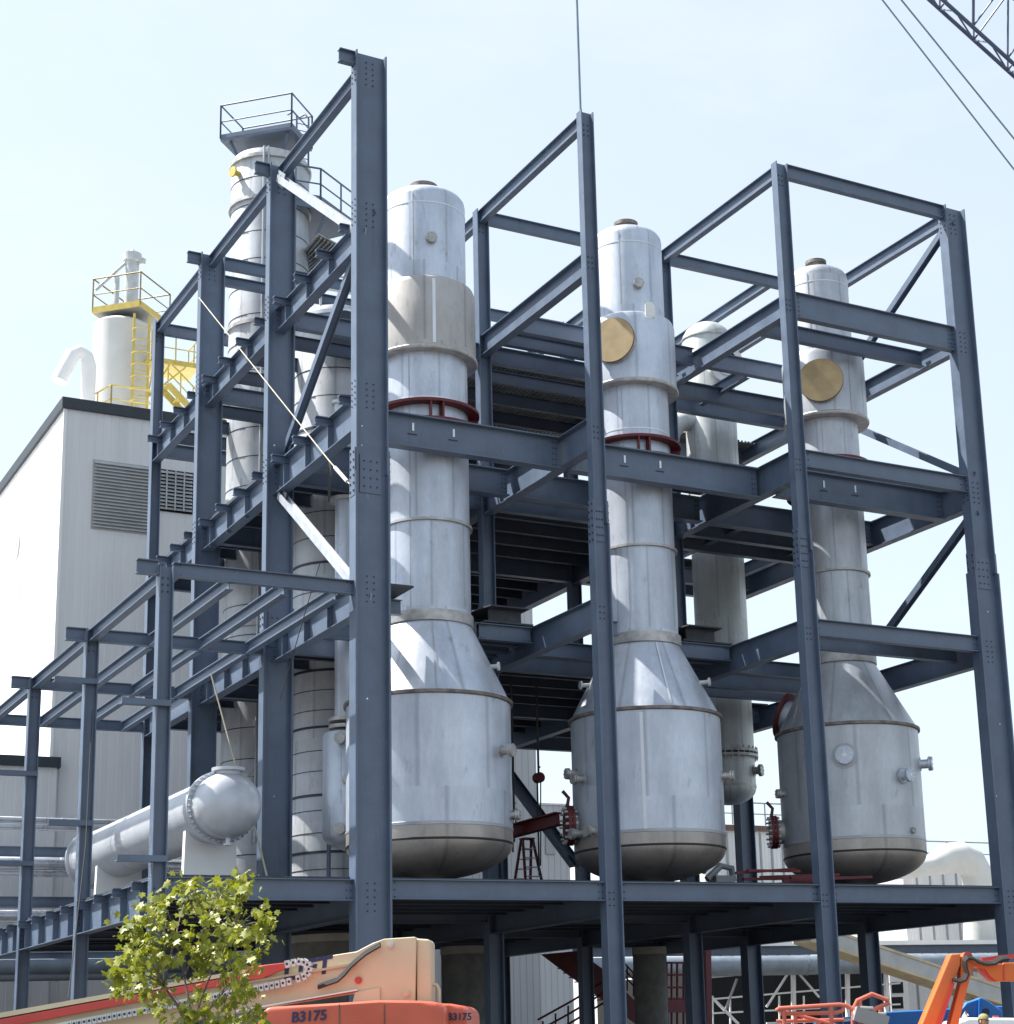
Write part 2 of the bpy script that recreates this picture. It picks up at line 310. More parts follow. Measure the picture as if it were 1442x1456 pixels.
# ------------------------------------------------------------------ STEEL FRAME
X1, X2, X3, X4, XA = 0, 6.53, 13.245, 19.98, -5.05
XS = [X1, X2, X3, X4]; YS = [0, 6.79, 13.53, 19.73]
Z = dict(D1=5.4, A=12.49, D2=12.88, D3=17.9, D4=22.86, R=27.02)
FR = thing('steel_building', (6.5, 0, 0), 'open dark blue-grey steel frame of bolted columns and girders around the silver vessels', 'steel structure')
CD = {}     # column depth (along X) per grid point
def bolts(mb, c, ax, ay, nrm, nx, ny, sx, sy, r=.018, mi=1):
    c, ax, ay, nrm = V(c), V(ax), V(ay), V(nrm)
    for i in range(nx):
        for j in range(ny):
            q = c+ax*(i-(nx-1)/2)*sx+ay*(j-(ny-1)/2)*sy; mb.tube([q, q+nrm*.018], r, 6, mi, smooth=False)
def column(x, y, d, wf, ztop, splice=None, levels=(), dlow=None, annex=False):
    mb = MB(); tf, tw = (.04, .03) if d > .6 else (.028, .02)
    zs = splice or 0
    if splice:
        mb.ibeam((x, y, zs), (x, y, ztop), d, wf, tf, tw, up=(1,0,0)); d2 = (dlow or d+.06)
        mb.ibeam((x, y, 0), (x, y, zs-.006), d2, wf+.05, tf*1.3, tw*1.3, up=(1,0,0))
    else: mb.ibeam((x, y, 0), (x, y, ztop), d, wf, tf, tw, up=(1,0,0))
    for zl in levels:
        zz = zl-.35; n = 5 if d > .6 else 3
        for k in range(n):
            for sx in (-.09, .09) if d > .6 else (-.06, .06):
                mb.tube([(x+sx, y-tw*.8, zz+(k-n/2)*.16), (x+sx, y-tw*.8-.02, zz+(k-n/2)*.16)], .019, 6, 1, smooth=False)
        if d > .6:
            for k in range(n):
                for sy in (-.1, .1): mb.tube([(x-d/2, y+sy, zz+(k-n/2)*.16), (x-d/2-.02, y+sy, zz+(k-n/2)*.16)], .020, 6, 1, smooth=False)
    if d > .6:
        for k in range(3): q = V((x+random.uniform(-.25, .25), y-tw/2, random.uniform(7, 25))); mb.tube([q, q-V((0, .006, 0))], random.uniform(.016, .03), 6, 2, smooth=False)
    if not annex and d > .6 and abs(x) < .1:      # seat stub at the top of the left-hand columns
        mb.ibeam((x-d/2-.002, y, ztop-.2), (x-d/2-.42, y, ztop-.2), .36, .2)
    o = mb.build('column', ['steel', 'steel_dark', 'white'], FR)
    CD[(round(x,1), round(y,1))] = d
    if splice:
        q = MB(); L_ = .62
        for s in (-1, 1):
            q.box((x+s*(d/2+.006)-(.0 if s > 0 else .035)+0, y-wf*.46, zs-L_), (x+s*(d/2+.006)+(.035 if s > 0 else 0), y+wf*.46, zs+L_))
            for k in range(6):
                for sy in (-.09, .09):
                    q.tube([(x+s*(d/2+.04), y+sy*wf/.3, zs-.5+k*.2), (x+s*(d/2+.065), y+sy*wf/.3, zs-.5+k*.2)], .028, 6, 1, smooth=False)
        q.box((x-d*.33, y-tw/2-.03, zs-.5), (x+d*.33, y-tw/2-.004, zs+.5))
        for k in range(4):
            for i in range(3): q.tube([(x+(i-1)*d*.2, y-tw/2-.03, zs-.33+k*.22), (x+(i-1)*d*.2, y-tw/2-.05, zs-.33+k*.22)], .022, 6, 1, smooth=False)
        q.build('splice_plate', ['steel', 'steel_dark'], o)
    return o
LV = (Z['D1'], Z['D2'], Z['D3'], Z['D4'], Z['R']-.12)
BIG = .86
column(X1, YS[0], BIG, .36, Z['R'], 15.4, LV); column(X1, YS[1], .80, .34, Z['R'], 12.9, LV)
column(X1, YS[2], .80, .34, Z['R'], None, LV); column(X1, YS[3], .34, .34, Z['R'], None, LV)
for yy in YS[1:3]:
    column(X2, yy, .40, .34, Z['R'], 13.6, LV)
column(X2, YS[0], .40, .28, Z['R'], 14.9, LV, .48); column(X3, YS[0], .42, .28, Z['R'], 14.9, LV, .50)
column(X3, YS[1], .42, .34, Z['R'], 13.6, LV); column(X3, YS[2], .42, .34, Z['R'], None, LV)
column(X2, YS[3], .40, .34, Z['R']); column(X3, YS[3], .40, .34, Z['D3'])
column(X4, YS[0], .82, .38, Z['R'], 14.9, LV, .96); column(X4, YS[1], .55, .42, Z['R'], None, LV); column(X4, YS[2], .60, .45, Z['R']-.2, None, LV)
column(X4, YS[3], .4, .34, Z['D2'])
for yy in YS: column(XA, yy, .33, .30, Z['A'], None, (Z['D1'], Z['A']), annex=True)

NB = {}
extra_joists = MB()
def beam(p0, p1, d, wf=.26, name='beam', mt='steel', top=True, b0=False, b1=False, tf=.024):
    """I-beam, p0/p1 at top of steel"""
    p0, p1 = V(p0), V(p1); dz = V((0,0,d/2)) if top else V((0,0,0))
    if name == 'joist' and NB.get('joist', 0) >= 96:
        extra_joists.ibeam(p0-dz, p1-dz, d, wf, tf); return None
    if name in ('beam',) and NB.get(name, 0) >= 98: name = 'tie_beam'
    mb = MB(); mb.ibeam(p0-dz, p1-dz, d, wf, tf)
    a = (p1-p0).normalized(); sd = a.cross(UP)
    for flag, q, sg in ((b0, p0, 1), (b1, p1, -1)):
        if flag:
            n = max(2, int(d/.16))
            for k in range(n):
                for kk in (0, 1):
                    for s in (-1, 1):
                        c = q+a*sg*(.07+.1*kk)-UP*(d*.16+k*(d*.7/(max(1, n-1))))+sd*s*.010; mb.tube([c, c+sd*s*.018], .017, 6, 1, smooth=False)
    NB[name] = NB.get(name, 0)+1
    return mb.build(name, [mt, 'steel_dark'], FR)
def dcol(x, y): return CD.get((round(x,1), round(y,1)), .4)
def xbeam(i, j, z, d, wf=.26, y=None, **k):      # between column lines i and i+1 on row j
    x0, x1 = XS[i], XS[i+1]
    if y is None: return beam((x0+dcol(x0, YS[j])/2+.004, YS[j], z), (x1-dcol(x1, YS[j])/2-.004, YS[j], z), d, wf, b0=True, b1=True, **k)
    return beam((x0+.16, y, z), (x1-.16, y, z), d, wf, b0=True, b1=True, **k)
def ybeam(x, j, z, d, wf=.28, **k):              # along column line x between rows j and j+1
    return beam((x, YS[j]+.02, z), (x, YS[j+1]-.02, z), d, wf, **k)
# roof level
for j in range(3):
    for i in range(4):
        if i == 3 and j == 2: continue
        ybeam(XS[i], j, Z['R']-.02, .42 if i else .40, .22)
xbeam(2, 0, Z['R'], .44, .22); xbeam(1, 1, Z['R'], .40, .22); xbeam(2, 1, Z['R'], .40, .22)
xbeam(0, 2, Z['R'], .40, .22); xbeam(1, 2, Z['R'], .40, .22); xbeam(2, 2, Z['R']-.02, .36, .22); xbeam(0, 3, Z['R'], .42, .22); xbeam(1, 3, Z['R'], .42, .22)
beam((17.6, YS[1]+.12, 27.0), (17.6, YS[2]-.12, 27.0), .38, .22); xbeam(1, 2, Z['R'], .34, .22, y=15.4); xbeam(0, 2, Z['R'], .34, .22, y=8.9+6)
# D4
for j in range(3):
    ybeam(X1, j, 22.45, .72, .30, name='girder')
    ybeam(X2, j, 22.76, .66, .28, name='girder')
    if j < 2: ybeam(X3, j, 22.76, .66, .28, name='girder'); ybeam(X4, j, 22.8, .62, .28, name='girder')
xbeam(2, 0, Z['D4'], .80, .26); xbeam(2, 0, Z['D4']-.15, .5, .24, y=1.8)
for i in range(3):
    if i: xbeam(i, 0, Z['D4'], .55, .24, y=5.0)
    xbeam(i, 1, 22.5, .55, .26); xbeam(i, 2, 22.5, .55, .26)
xbeam(0, 3, 22.5, .5); xbeam(1, 3, 22.5, .5)
# D3
for j in range(3):
    for i in range(4):
        if i == 3 and j == 2: continue
        ybeam(XS[i], j, 17.7 if i == 0 else 17.9, .90 if j == 0 else .80, .34, name='girder')
xbeam(2, 0, 17.93, .52, .26)
def sky_slot(x, y, z):
    mb = MB(); mb.box((x-.03, y-.028, z-.11), (x+.03, y-.0205, z+.11)); mb.box((x-.16, y-.028, z-.22), (x+.12, y-.0205, z-.195), 1); return mb  # pale bar painted on for sky showing through a girder slot
for i in range(3):
    yg = 1.85 if i < 2 else 1.42
    beam((XS[i]+.18, yg, 17.86), (XS[i+1]-.18, yg, 17.86), .92, .36, name='girder', b0=True, b1=True, tf=.035)
    for f_ in (.30, .48): sky_slot(XS[i]+6.6*f_, yg, 17.55).build('sky_slot_mark', ['seam', 'steel_dark'], FR)
    beam((XS[i]+.18, 5.0, 17.86), (XS[i+1]-.18, 5.0, 17.86), .80, .34, name='girder', b0=True, b1=True, tf=.035)
    xbeam(i, 1, 17.8, .6); xbeam(i, 2, 17.8, .6)
    if i < 2: xbeam(i, 3, 17.8, .6)
# D2
for j in range(3):
    for i in range(4):
        ybeam(XS[i], j, 12.75 if i == 0 else 12.86, .78, .32, name='girder')
xbeam(2, 0, Z['D2'], .48, .26); xbeam(2, 0, Z['D2']-.1, .42, .24, y=1.3)
for i in range(3):
    xbeam(i, 1, 12.8, .55); xbeam(i, 2, 12.8, .55); xbeam(i, 3, 12.8 if i != 1 else 12.3, .5); xbeam(i, 0, 12.84, .45, y=5.15)
    if i < 2:      # small landing beside each vessel neck
        xa = XS[i]+4.75; xb = XS[i+1]-.18
        beam((xa, 3.75, 12.84), (xb, 3.75, 12.84), .46, .22, b0=True, b1=True); beam((xa-.13, 3.66, 12.84), (xa-.13, 5.0, 12.84), .46, .22)
    beam((XS[i]+.18, 2.2, 12.84), (XS[i]+1.75, 2.2, 12.84), .40, .2) if i < 2 else None
# D1
for j in range(3):
    for i in range(4): ybeam(XS[i], j, 5.36, .82, .34, name='girder')
    beam((XA, YS[j]+.02, 5.34), (XA, YS[j+1]-.02, 5.34), .78, .30, name='girder')
for j in range(4):
    for i in range(3): xbeam(i, j, Z['D1'], .48 if j == 0 else .55, .26)
    beam((XA+.17, YS[j], 5.38), (X1-dcol(X1, YS[j])/2-.01, YS[j], 5.38), .5, .24, b0=True, b1=True)
# annex roof
for j in range(4):
    zr = Z['A']+(.12 if j == 0 else 0)
    beam((XA-.17-.5, YS[j], zr), (XA-.171, YS[j], zr), .34, .2, name='tie_beam')
    beam((XA+.17, YS[j], zr), (X1-dcol(X1, YS[j])/2-.004, YS[j], zr), .34, .2, b0=True, b1=True)
    if j < 3:
        beam((XA, YS[j]+.02, 12.46), (XA, YS[j+1]-.02, 12.46), .32, .2)
        for xp in (-3.5, -2.15, -.85): beam((xp, YS[j]+.12, 12.44), (xp, YS[j+1]-.12, 12.44), .32, .2)
# stubs and stiffeners on the left-hand girders
def stubs(x, z, d, js, n=4, out=.50):
    for j in js:
        for k in range(n):
            y = YS[j]+(YS[j+1]-YS[j])*(k+.5)/n
            mb = MB(); mb.ibeam((x-.012, y, z-.095), (x-out, y, z-.095), .21, .17)
            mb.box((x-.145, y-.014, z-d+.03), (x-.010, y+.014, z-.205)); mb.box((x-.06, y-.05, z-d+.03), (x-.012, y-.0145, z-.21)); mb.build('outrigger_stub', 'steel', FR)
stubs(X1, 22.45, .72, (0, 1, 2)); stubs(X1, 17.7, .9, (0, 1, 2)); stubs(X1, 12.75, .78, (0, 1)); stubs(XA, 5.34, .78, (0, 1, 2), 4, .34)
# girt clips on the annex columns
for j in range(3):
    for zc in ((9.25, 5.75), (11.05, 7.35), (9.6, 7.0))[j]:
        mb = MB(); mb.box((XA-.95, YS[j]-.20, zc-.05), (XA+.16, YS[j]-.155, zc+.09)); mb.box((XA-.95, YS[j]-.155, zc-.05), (XA-.17, YS[j]+.02, zc-.02)); mb.build('girt_clip', 'steel', FR)
# joists
def joists(z, i, j, n=4, d=.34, x0=None, x1=None, skip=()):
    xa = (XS[i] if i >= 0 else XA)+.16; xb = (XS[i+1] if i >= 0 else X1)-.16
    for k in range(1, n):
        if k in skip: continue
        y = YS[j]+(YS[j+1]-YS[j])*k/n
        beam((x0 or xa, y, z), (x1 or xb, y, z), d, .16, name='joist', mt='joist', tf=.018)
for j in (0, 1, 2):
    for i in (0, 1, 2, -1): joists(5.34, i, j, 6 if j == 0 else 5)
for j in (1, 2):
    for i in (0, 1): joists(12.8, i, j, 5, .36)
    joists(12.8, 2, j, 3, .36) if j == 2 else None
for j in (1, 2):
    for i in (0, 1): joists(17.86, i, j, 5, .4)
for yy in (8.3, 12.1): xbeam(2, 1, 17.8, .58, .26, y=yy)
for j in (1, 2): joists(22.46, 1, j, 4, .42); joists(22.46, 0, j, 4, .42)
for yy in (8.2, 12.2): xbeam(2, 1, 22.6, .55, .26, y=yy)
for xx in (15.3, 18.7):
    beam((xx, 5.2, 17.84), (xx, 8.1, 17.84), .45, .22); beam((xx, 8.45, 17.78), (xx, 11.9, 17.78), .42, .22); beam((xx, 5.2, 22.7), (xx, 8.0, 22.7), .4, .2)
for yy in (8.3, 12.0): xbeam(2, 1, 12.8, .5, .24, y=yy)
for i in (0, 1):
    for yy in (4.45, 5.9): beam((XS[i]+4.65, yy, 12.84), (XS[i+1]-.18, yy, 12.84), .42, .2, b1=True)
    beam((XS[i]+.18, 5.95, 17.84), (XS[i+1]-.18, 5.95, 17.84), .5, .22)
    beam((XS[i]+.18, 5.95, 22.7), (XS[i+1]-.18, 5.95, 22.7), .45, .22) if i else None
if extra_joists.v:
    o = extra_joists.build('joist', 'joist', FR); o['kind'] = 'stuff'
# decks
def deck(i, j, z, mt='deck', hole=None, x0=None, x1=None, y0=None, y1=None, corr=False, t=.05):
    xa = (x0 if x0 is not None else (XS[i] if i >= 0 else XA)+.02); xb = (x1 if x1 is not None else (XS[i+1] if i >= 0 else X1)-.02)
    ya = y0 if y0 is not None else YS[j]+.02; yb = y1 if y1 is not None else YS[j+1]-.02
    mb = MB()
    if corr:                                           # ribbed sheet
        n = int((xb-xa)/.15); pts = []
        for k in range(n):
            x = xa+(xb-xa)*k/n; s_ = (xb-xa)/n; pts += [(x, 0), (x+s_*.4, 0), (x+s_*.5, .06), (x+s_*.9, .06)]
        vs = [(x, ya, z+h) for x, h in pts]+[(x, yb, z+h) for x, h in pts]; m_ = len(pts)
        mb.add(vs, [(k, k+1, m_+k+1, m_+k) for k in range(m_-1)])
        return mb.build('roof_deck_sheet', mt, FR, fixn=False)
    if hole:
        hx, hy, hr = hole; seg = 32; ring = [(hx+hr*math.cos(2*math.pi*k/seg+.0982), hy+hr*math.sin(2*math.pi*k/seg+.0982)) for k in range(seg)]
        out = []
        for (a, b) in ring:
            dx, dy = a-hx, b-hy; s_ = min(((xb-hx)/dx if dx > 0 else (xa-hx)/dx), ((yb-hy)/dy if dy > 0 else (ya-hy)/dy)); out.append((hx+dx*s_, hy+dy*s_))
        for k in range(seg):
            k2 = (k+1)%seg; q = [ring[k], out[k], out[k2], ring[k2]]
            if abs(out[k][0]-out[k2][0]) > 1e-6 and abs(out[k][1]-out[k2][1]) > 1e-6:
                cx_ = xb if max(out[k][0], out[k2][0]) > xb-1e-6 else xa; cy_ = yb if max(out[k][1], out[k2][1]) > yb-1e-6 else ya; q = [ring[k], out[k], (cx_, cy_), out[k2], ring[k2]]
            mb.poly([(a, b, z) for a, b in q], (0, 0, t))
    else: mb.box((xa, ya, z), (xb, yb, z+t))
    return mb.build('deck_panel', mt, FR)
T1C, T2C, V4C = (3.0, 16.6), (3.1, 10.2), (17.1, 10.1)
for j in range(3):
    for i in (0, 1, 2, -1):
        deck(i, j, 5.405, y0=YS[j]+(.15 if j == 0 else .02))
deck(0, 1, 12.885, hole=(*T2C, 1.5)); deck(0, 2, 12.885, hole=(*T1C, 1.55)); deck(1, 1, 12.885); deck(1, 2, 12.885)
deck(0, 1, 17.905, hole=(*T2C, 1.5)); deck(0, 2, 17.905, hole=(*T1C, 1.55)); deck(1, 1, 17.905); deck(1, 2, 17.905)
deck(1, 1, 22.80, 'corr', corr=True, y0=YS[1]+1.5); deck(1, 2, 22.80, 'corr', corr=True)
deck(1, 0, 12.89, x0=X1+4.9, x1=X2-.1, y0=3.7, y1=5.4); deck(1, 0, 12.89, x0=X2+4.9, x1=X3-.1, y0=3.7, y1=5.4); deck(1, 0, 12.89, x0=X1+.45, x1=X1+1.6, y0=1.0, y1=2.4)
for xd in (X1, X2):
    mb = MB(); mb.poly([(xd+5.1, 3.7, 13.36), (xd+6.3, 3.7, 13.36), (xd+6.3, 5.6, 13.36), (xd+4.7, 5.6, 13.36)], (0, 0, .04))
    for py in (4.0, 5.2): mb.box((xd+5.2, py, 12.95), (xd+6.2, py+.08, 13.355))
    mb.build('deck_panel', 'deck', FR)
deck(2, 0, 12.89, x0=X3+3.9, x1=X4-.4, y0=.3, y1=1.2); deck(2, 0, 17.93, x0=X3+.3, x1=X3+1.9, y0=2.4, y1=4.6); deck(1, 0, 17.93, x0=X2+4.9, x1=X3-.2, y0=2.1, y1=4.9)
deck(2, 2, 12.885)
deck(2, 1, 22.66, 'corr', corr=True, y0=11.4); deck(2, 1, 17.905, y0=11.5); deck(2, 1, 12.885, y0=11.6); deck(2, 1, 17.905, y1=8.7); deck(2, 0, 17.91, y0=5.2)
# vertical bracing in the two end walls
def brace(p0, p1, s=.22, mt='steel'):
    mb = MB(); p0, p1 = V(p0), V(p1); mb.ibeam(p0, p1, s, s*.95, .016, .012, up=(1,0,0)); 
    a = (p1-p0).normalized()
    for q, sg in ((p0, 1), (p1, -1)): mb.obox(q+a*sg*.05, V((.012,0,0)), a*.34, a.cross(V((1,0,0)))*.2)
    mb.build('brace', mt, FR)
for xx, mt in ((X1, 'brace_lit'),):
    y0, y1 = .25, YS[1]-.25
    brace((xx-.13, y1, 26.5), (xx-.13, y0, 22.0), mt=mt); brace((xx+.13, y0, 22.5), (xx+.13, y1, 18.05), mt='steel')
    brace((xx, y1, 16.75), (xx, y0, 12.3), mt=mt)
brace((X4, .25, 26.5), (X4, 6.5, 23.0)); brace((X4, 6.5, 22.0), (X4, .25, 18.1)); brace((X4, .25, 16.8), (X4, 6.5, 13.0))
brace(at(716, 1092, YS[2]), at(818, 1229, YS[2]), .34)

# ------------------------------------------------------------------ VESSELS
def radial(X, Y, t):
    d = V((X-CAM.x, Y-CAM.y, 0)).normalized(); r = V((d.y, -d.x, 0)); return r*t - d*math.sqrt(max(0, 1-t*t))
def nozzle(root, X, Y, R, z, t, L=.3, r=.11, mt='weld', name='nozzle', fl=1.6):
    n = radial(X, Y, t); c = V((X, Y, z))+n*(R-.05); mb = MB(); mb.tube([c, c+n*(L+.05)], r, 16); e = c+n*(L+.05)
    mb.disc(c+n*.04, n, r*1.5, .03); mb.disc(e-n*.07, n, r*fl, .05); mb.disc(e-n*.005, n, r*fl*.98, .04)
    for k in range(8):
        g_ = k*math.pi/4; s_ = n.cross(UP); q = e+(s_*math.cos(g_)+UP*math.sin(g_))*r*fl*.8; mb.tube([q-n*.1, q+n*.06], .014, 5)
    return mb.build(name, mt, root)
def vessel(X, Y, RN, RC, RD, label, mt, seamt, kz=0, rt=18.46):
    root = thing('process_vessel', (X, Y, 5.42), label, 'vessel', 'bottle-shaped vessels in the front bays')
    mb = MB()
    mb.lathe([(RN+.002, 12.7), (RN, 15.33), (RN, 15.345), (RN, 20.5), (RN, 25.25), (RN-.02, 25.36), (RN-.08, 25.46), (RN-.20, 25.55), (RN-.42, 25.63), (RN-.7, 25.68), (.02, 25.70)], X, Y); neck = mb.build('neck', mt, root)
    mb = MB(); mb.lathe([(RN*.31, 25.6), (RN*.31, 25.88), (RN*.35, 25.88), (RN*.35, 25.99), (.01, 26.0)], X, Y, 32); mb.build('top_flange', 'rim', root)
    q = MB(); q.lathe([(RN+.005, 15.28), (RN+.075, 15.29), (RN+.075, 15.36), (RN+.005, 15.37)], X, Y); q.build('stiffening_ring', 'weld', neck)
    for za in (18.9, 24.9): q = MB(); q.lathe([(RN+.004, za), (RN+.008, za), (RN+.008, za+.04), (RN+.004, za+.04)], X, Y); q.build('weld_seam', 'seam', neck)
    mb = MB(); mb.lathe([(RN+.01, 20.42), (RC, 20.40), (RC, 22.35), (RC-.05, 22.5), (RN+.01, 22.62)], X, Y); clr = mb.build('collar', 'collar' if RN > 1.1 else mt, root)
    q = MB(); q.lathe([(RN+.02, 20.28), (RC+.03, 20.28), (RC+.05, 20.31), (RC+.05, 20.36), (RC+.01, 20.40), (RN+.02, 20.40)], X, Y); q.build('collar_lip', 'weld', clr)
    mb = MB(); mb.lathe([(RN+.005, 12.42), (RN+.07, 12.44), (RN+.07, 12.74), (RN+.005, 12.76)], X, Y); mb.build('neck_band', 'weld', root)
    mb = MB(); pr = [(RD-.01, 10.37)]+[(RD-.03+(RN+.06-RD)*k/10, 10.42+(12.42-10.42)*k/10) for k in range(11)]; mb.lathe(pr, X, Y); cone = mb.build('cone', mt, root)
    mb = MB(); mb.lathe([(RD, 10.27), (RD+.07, 10.29), (RD+.07, 10.37), (RD-.02, 10.39)], X, Y, 96); mb.build('rim', 'rim', root)
    mb = MB(); mb.lathe([(RD, 6.95), (RD, 8.0), (RD, 10.28)], X, Y, 96); drum = mb.build('drum', mt, root)
    q = MB(); q.lathe([(RD+.002, 6.92), (RD+.012, 6.93), (RD+.012, 7.0), (RD+.002, 7.01)], X, Y, 96); q.build('weld_seam', 'seam_d', drum)
    mb = MB(); hp_ = [(.02, 5.72)]+[(RD*math.sin(a), 6.62-.9*math.cos(a)) for a in [math.radians(q_) for q_ in range(8, 91, 6)]]+[(RD, 6.62), (RD, 6.92)]
    mb.lathe(hp_, X, Y, 96); mb.lathe([(.35, 5.44), (.35, 5.80)], X, Y, 24, 0); head = mb.build('bottom_head', 'head', root)
    q = MB(); q.lathe([(RD+.001, 6.55), (RD+.012, 6.56), (RD+.012, 6.60), (RD+.001, 6.61)], X, Y, 96); q.build('weld_seam', 'rubber', head)
    # red support ring on the girders
    mb = MB(); RS = RN+.32
    mb.lathe([(RN+.004, rt), (RS, rt), (RS, rt+.08), (RN+.004, rt+.08)], X, Y); mb.lathe([(RN+.004, 17.92), (RS+.1, 17.92), (RS+.1, 17.98), (RN+.004, 17.98)], X, Y)
    g0 = radial(X, Y, .22); g0 = math.atan2(g0.y, g0.x)
    for k in range(4):
        for s in (-.13, .13):
            a = g0+k*math.pi/2+s/1.1; n = V((math.cos(a), math.sin(a), 0)); sd = V((-n.y, n.x, 0)); c = V((X, Y, (rt+17.98)/2))+n*(RN+.15)
            mb.obox(c, n*.145, sd*.025, UP*((rt-17.98)/2-.002))
    mb.build('support_ring', 'red', root)
    # vertical weld seams
    def vseam(par, R0, z0, R1, z1, t, wd=.05, mt_=None):
        n = radial(X, Y, t); s_ = n.cross(UP); a = V((X, Y, z0))+n*(R0+.004); b = V((X, Y, z1))+n*(R1+.004)
        z_ = MB(); z_.poly([a-s_*wd/2, a+s_*wd/2, b+s_*wd/2, b-s_*wd/2], n*.006); z_.build('vertical_seam', mt_ or ('seam' if wd > .045 else 'seam_d'), par)
    for par, R0, z0, R1, z1, t, wd in seamt: vseam(par and {'drum': drum, 'cone': cone, 'neck': neck, 'collar': clr}[par], R0, z0, R1, z1, t, wd)
    if kz:                                        # this vessel is a little shorter above its rim
        for oo in [root]+list(root.children_recursive):
            if oo.type == 'MESH':
                for vv in oo.data.vertices:
                    zz = vv.co.z+ROOT.get(oo.name, V((0,0,0))).z
                    if zz > 12.3 and not (17.9 < zz < 18.76 and 'ring' in oo.name and 'support' in oo.name): vv.co.z -= kz*(zz-12.3)
    return root, clr, drum, cone
def cover(root, X, Y, R, z, t, r, cm='tan'):
    n = radial(X, Y, t); s_ = n.cross(UP); c = V((X, Y, z)); mb = MB(); mb.disc(c+n*(R*.72), n, r*.96, R*.28+.10, 40); st = mb.build('side_nozzle', 'weld', root)
    q = MB(); q.disc(c+n*(R+.10), n, r*1.02, .03, 40, 0); q.build('nozzle_rim', 'rust', st); q = MB(); q.disc(c+n*(R+.125), n, r, .03, 40); q.build('cover_disc', cm, root)
VX = (3.05, 9.8, 17.02); VY = 3.39
v1, c1, d1, k1 = vessel(VX[0], VY, 1.17, 1.42, 2.18, 'silver bottle-shaped vessel with bare collar and no tan disc, beside the tall corner column', 'vessel',
    [('drum', 2.18, 7.0, 2.18, 10.2, -.75, .05), ('neck', 1.17, 12.8, 1.17, 20.2, -.38, .02), ('neck', 1.17, 22.6, 1.17, 25.2, -.25, .02), ('collar', 1.42, 20.45, 1.42, 22.4, .18, .09), ('cone', 2.15, 10.45, 1.23, 12.4, .1, .03)], .036)
v2, c2, d2, k2 = vessel(VX[1], VY, 1.06, 1.34, 2.14, 'middle silver bottle-shaped vessel with tan disc on its collar and red flange near its foot', 'vessel',
    [('drum', 2.14, 7.0, 2.14, 10.2, -.05, .09), ('neck', 1.06, 12.8, 1.06, 20.2, -.3, .02), ('neck', 1.06, 22.6, 1.06, 25.2, -.2, .02), ('cone', 2.10, 10.45, 1.12, 12.4, .35, .05)], .014)
v3, c3, d3, k3 = vessel(VX[2], VY, .99, 1.32, 2.15, 'dull grey bottle-shaped vessel with tan collar disc and round nozzles on its drum, furthest right', 'vessel3',
    [('neck', .99, 12.8, .99, 20.2, -.15, .02), ('collar', 1.32, 20.45, 1.32, 22.4, .62, .03), ('neck', .99, 22.6, .99, 25.2, -.3, .02)], 0, 18.86)
cover(v2, VX[1], VY, 1.34, 21.45, -.36, .68); cover(v3, VX[2], VY, 1.32, 21.35, -.06, .70)
nozzle(v1, VX[0], VY, 1.17, 23.35, .17, .08, .10); nozzle(v2, VX[1], VY, 1.06, 23.35, .28, .10, .10)
nozzle(v1, VX[0], VY, 2.18, 8.9, .86, .32, .11); nozzle(v1, VX[0], VY, 2.18, 7.3, .97, .2, .09)
for (z_, t_) in ((8.75, -.92), (8.55, -.84), (7.05, -.88), (7.05, -.7), (8.6, .985)): nozzle(v2, VX[1], VY, 2.14, z_, t_, .3, .10)
nozzle(v3, VX[2], VY, 2.15, 9.35, -.05, .14, .20, 'vessel', fl=1.35); nozzle(v3, VX[2], VY, 2.15, 8.75, .72, .30, .13, 'vessel'); nozzle(v3, VX[2], VY, 2.15, 9.25, .995, .32, .14, 'vessel'); nozzle(v3, VX[2], VY, 2.15, 8.5, -.93, .2, .09); nozzle(v3, VX[2], VY, 2.15, 7.15, .8, .03, .06)
for (z_, t_, L_, r_) in ((9.35, -.05, .14, .20), (8.75, .72, .30, .13)):          # spoked covers
    n = radial(VX[2], VY, t_); s_ = n.cross(UP); c = V((VX[2], VY, z_))+n*(2.15+L_+.012); mb = MB()
    mb.tube([c+(s_*math.cos(a)+UP*math.sin(a))*r_*1.22 for a in [2*math.pi*k/24 for k in range(25)]], .025, 6)
    for k in range(5): a = 2*math.pi*k/5+.3; mb.tube([c, c+(s_*math.cos(a)+UP*math.sin(a))*r_*1.2], .028, 6)
    mb.disc(c-n*.02, n, r_*.35, .05, 12); mb.build('spoked_cover', 'seam', v3)
    mb = MB(); cr_ = V((VX[2], VY, z_))+n*2.145; mb.disc(cr_, n, r_*1.9, .02, 28); mb.build('reinforcing_pad', 'seam_d', v3)
# small lifting plate on the middle collar
n = radial(VX[1], VY, .45); s_ = n.cross(UP); b_ = V((VX[1], VY, 22.2))+n*1.36; mb = MB(); mb.poly([b_-s_*.16, b_+s_*.16, b_+s_*.16+UP*.36, b_+s_*.07+UP*.46, b_-s_*.07+UP*.46, b_-s_*.16+UP*.36], n*.03); mb.build('lifting_lug', 'white', v2)
for X_, rt in ((VX[0], v1), (VX[1], v2)):                # pipe tips on the cones
    for t_ in (.97, -.93):
        n = radial(X_, VY, t_); c = V((X_, VY, 11.3))+n*1.68; mb = MB(); mb.tube([c-n*.15, c+n*.25], .06, 10); mb.disc(c+n*.22, n, .12, .05, 14); mb.build('vent_nozzle', 'galv', rt)
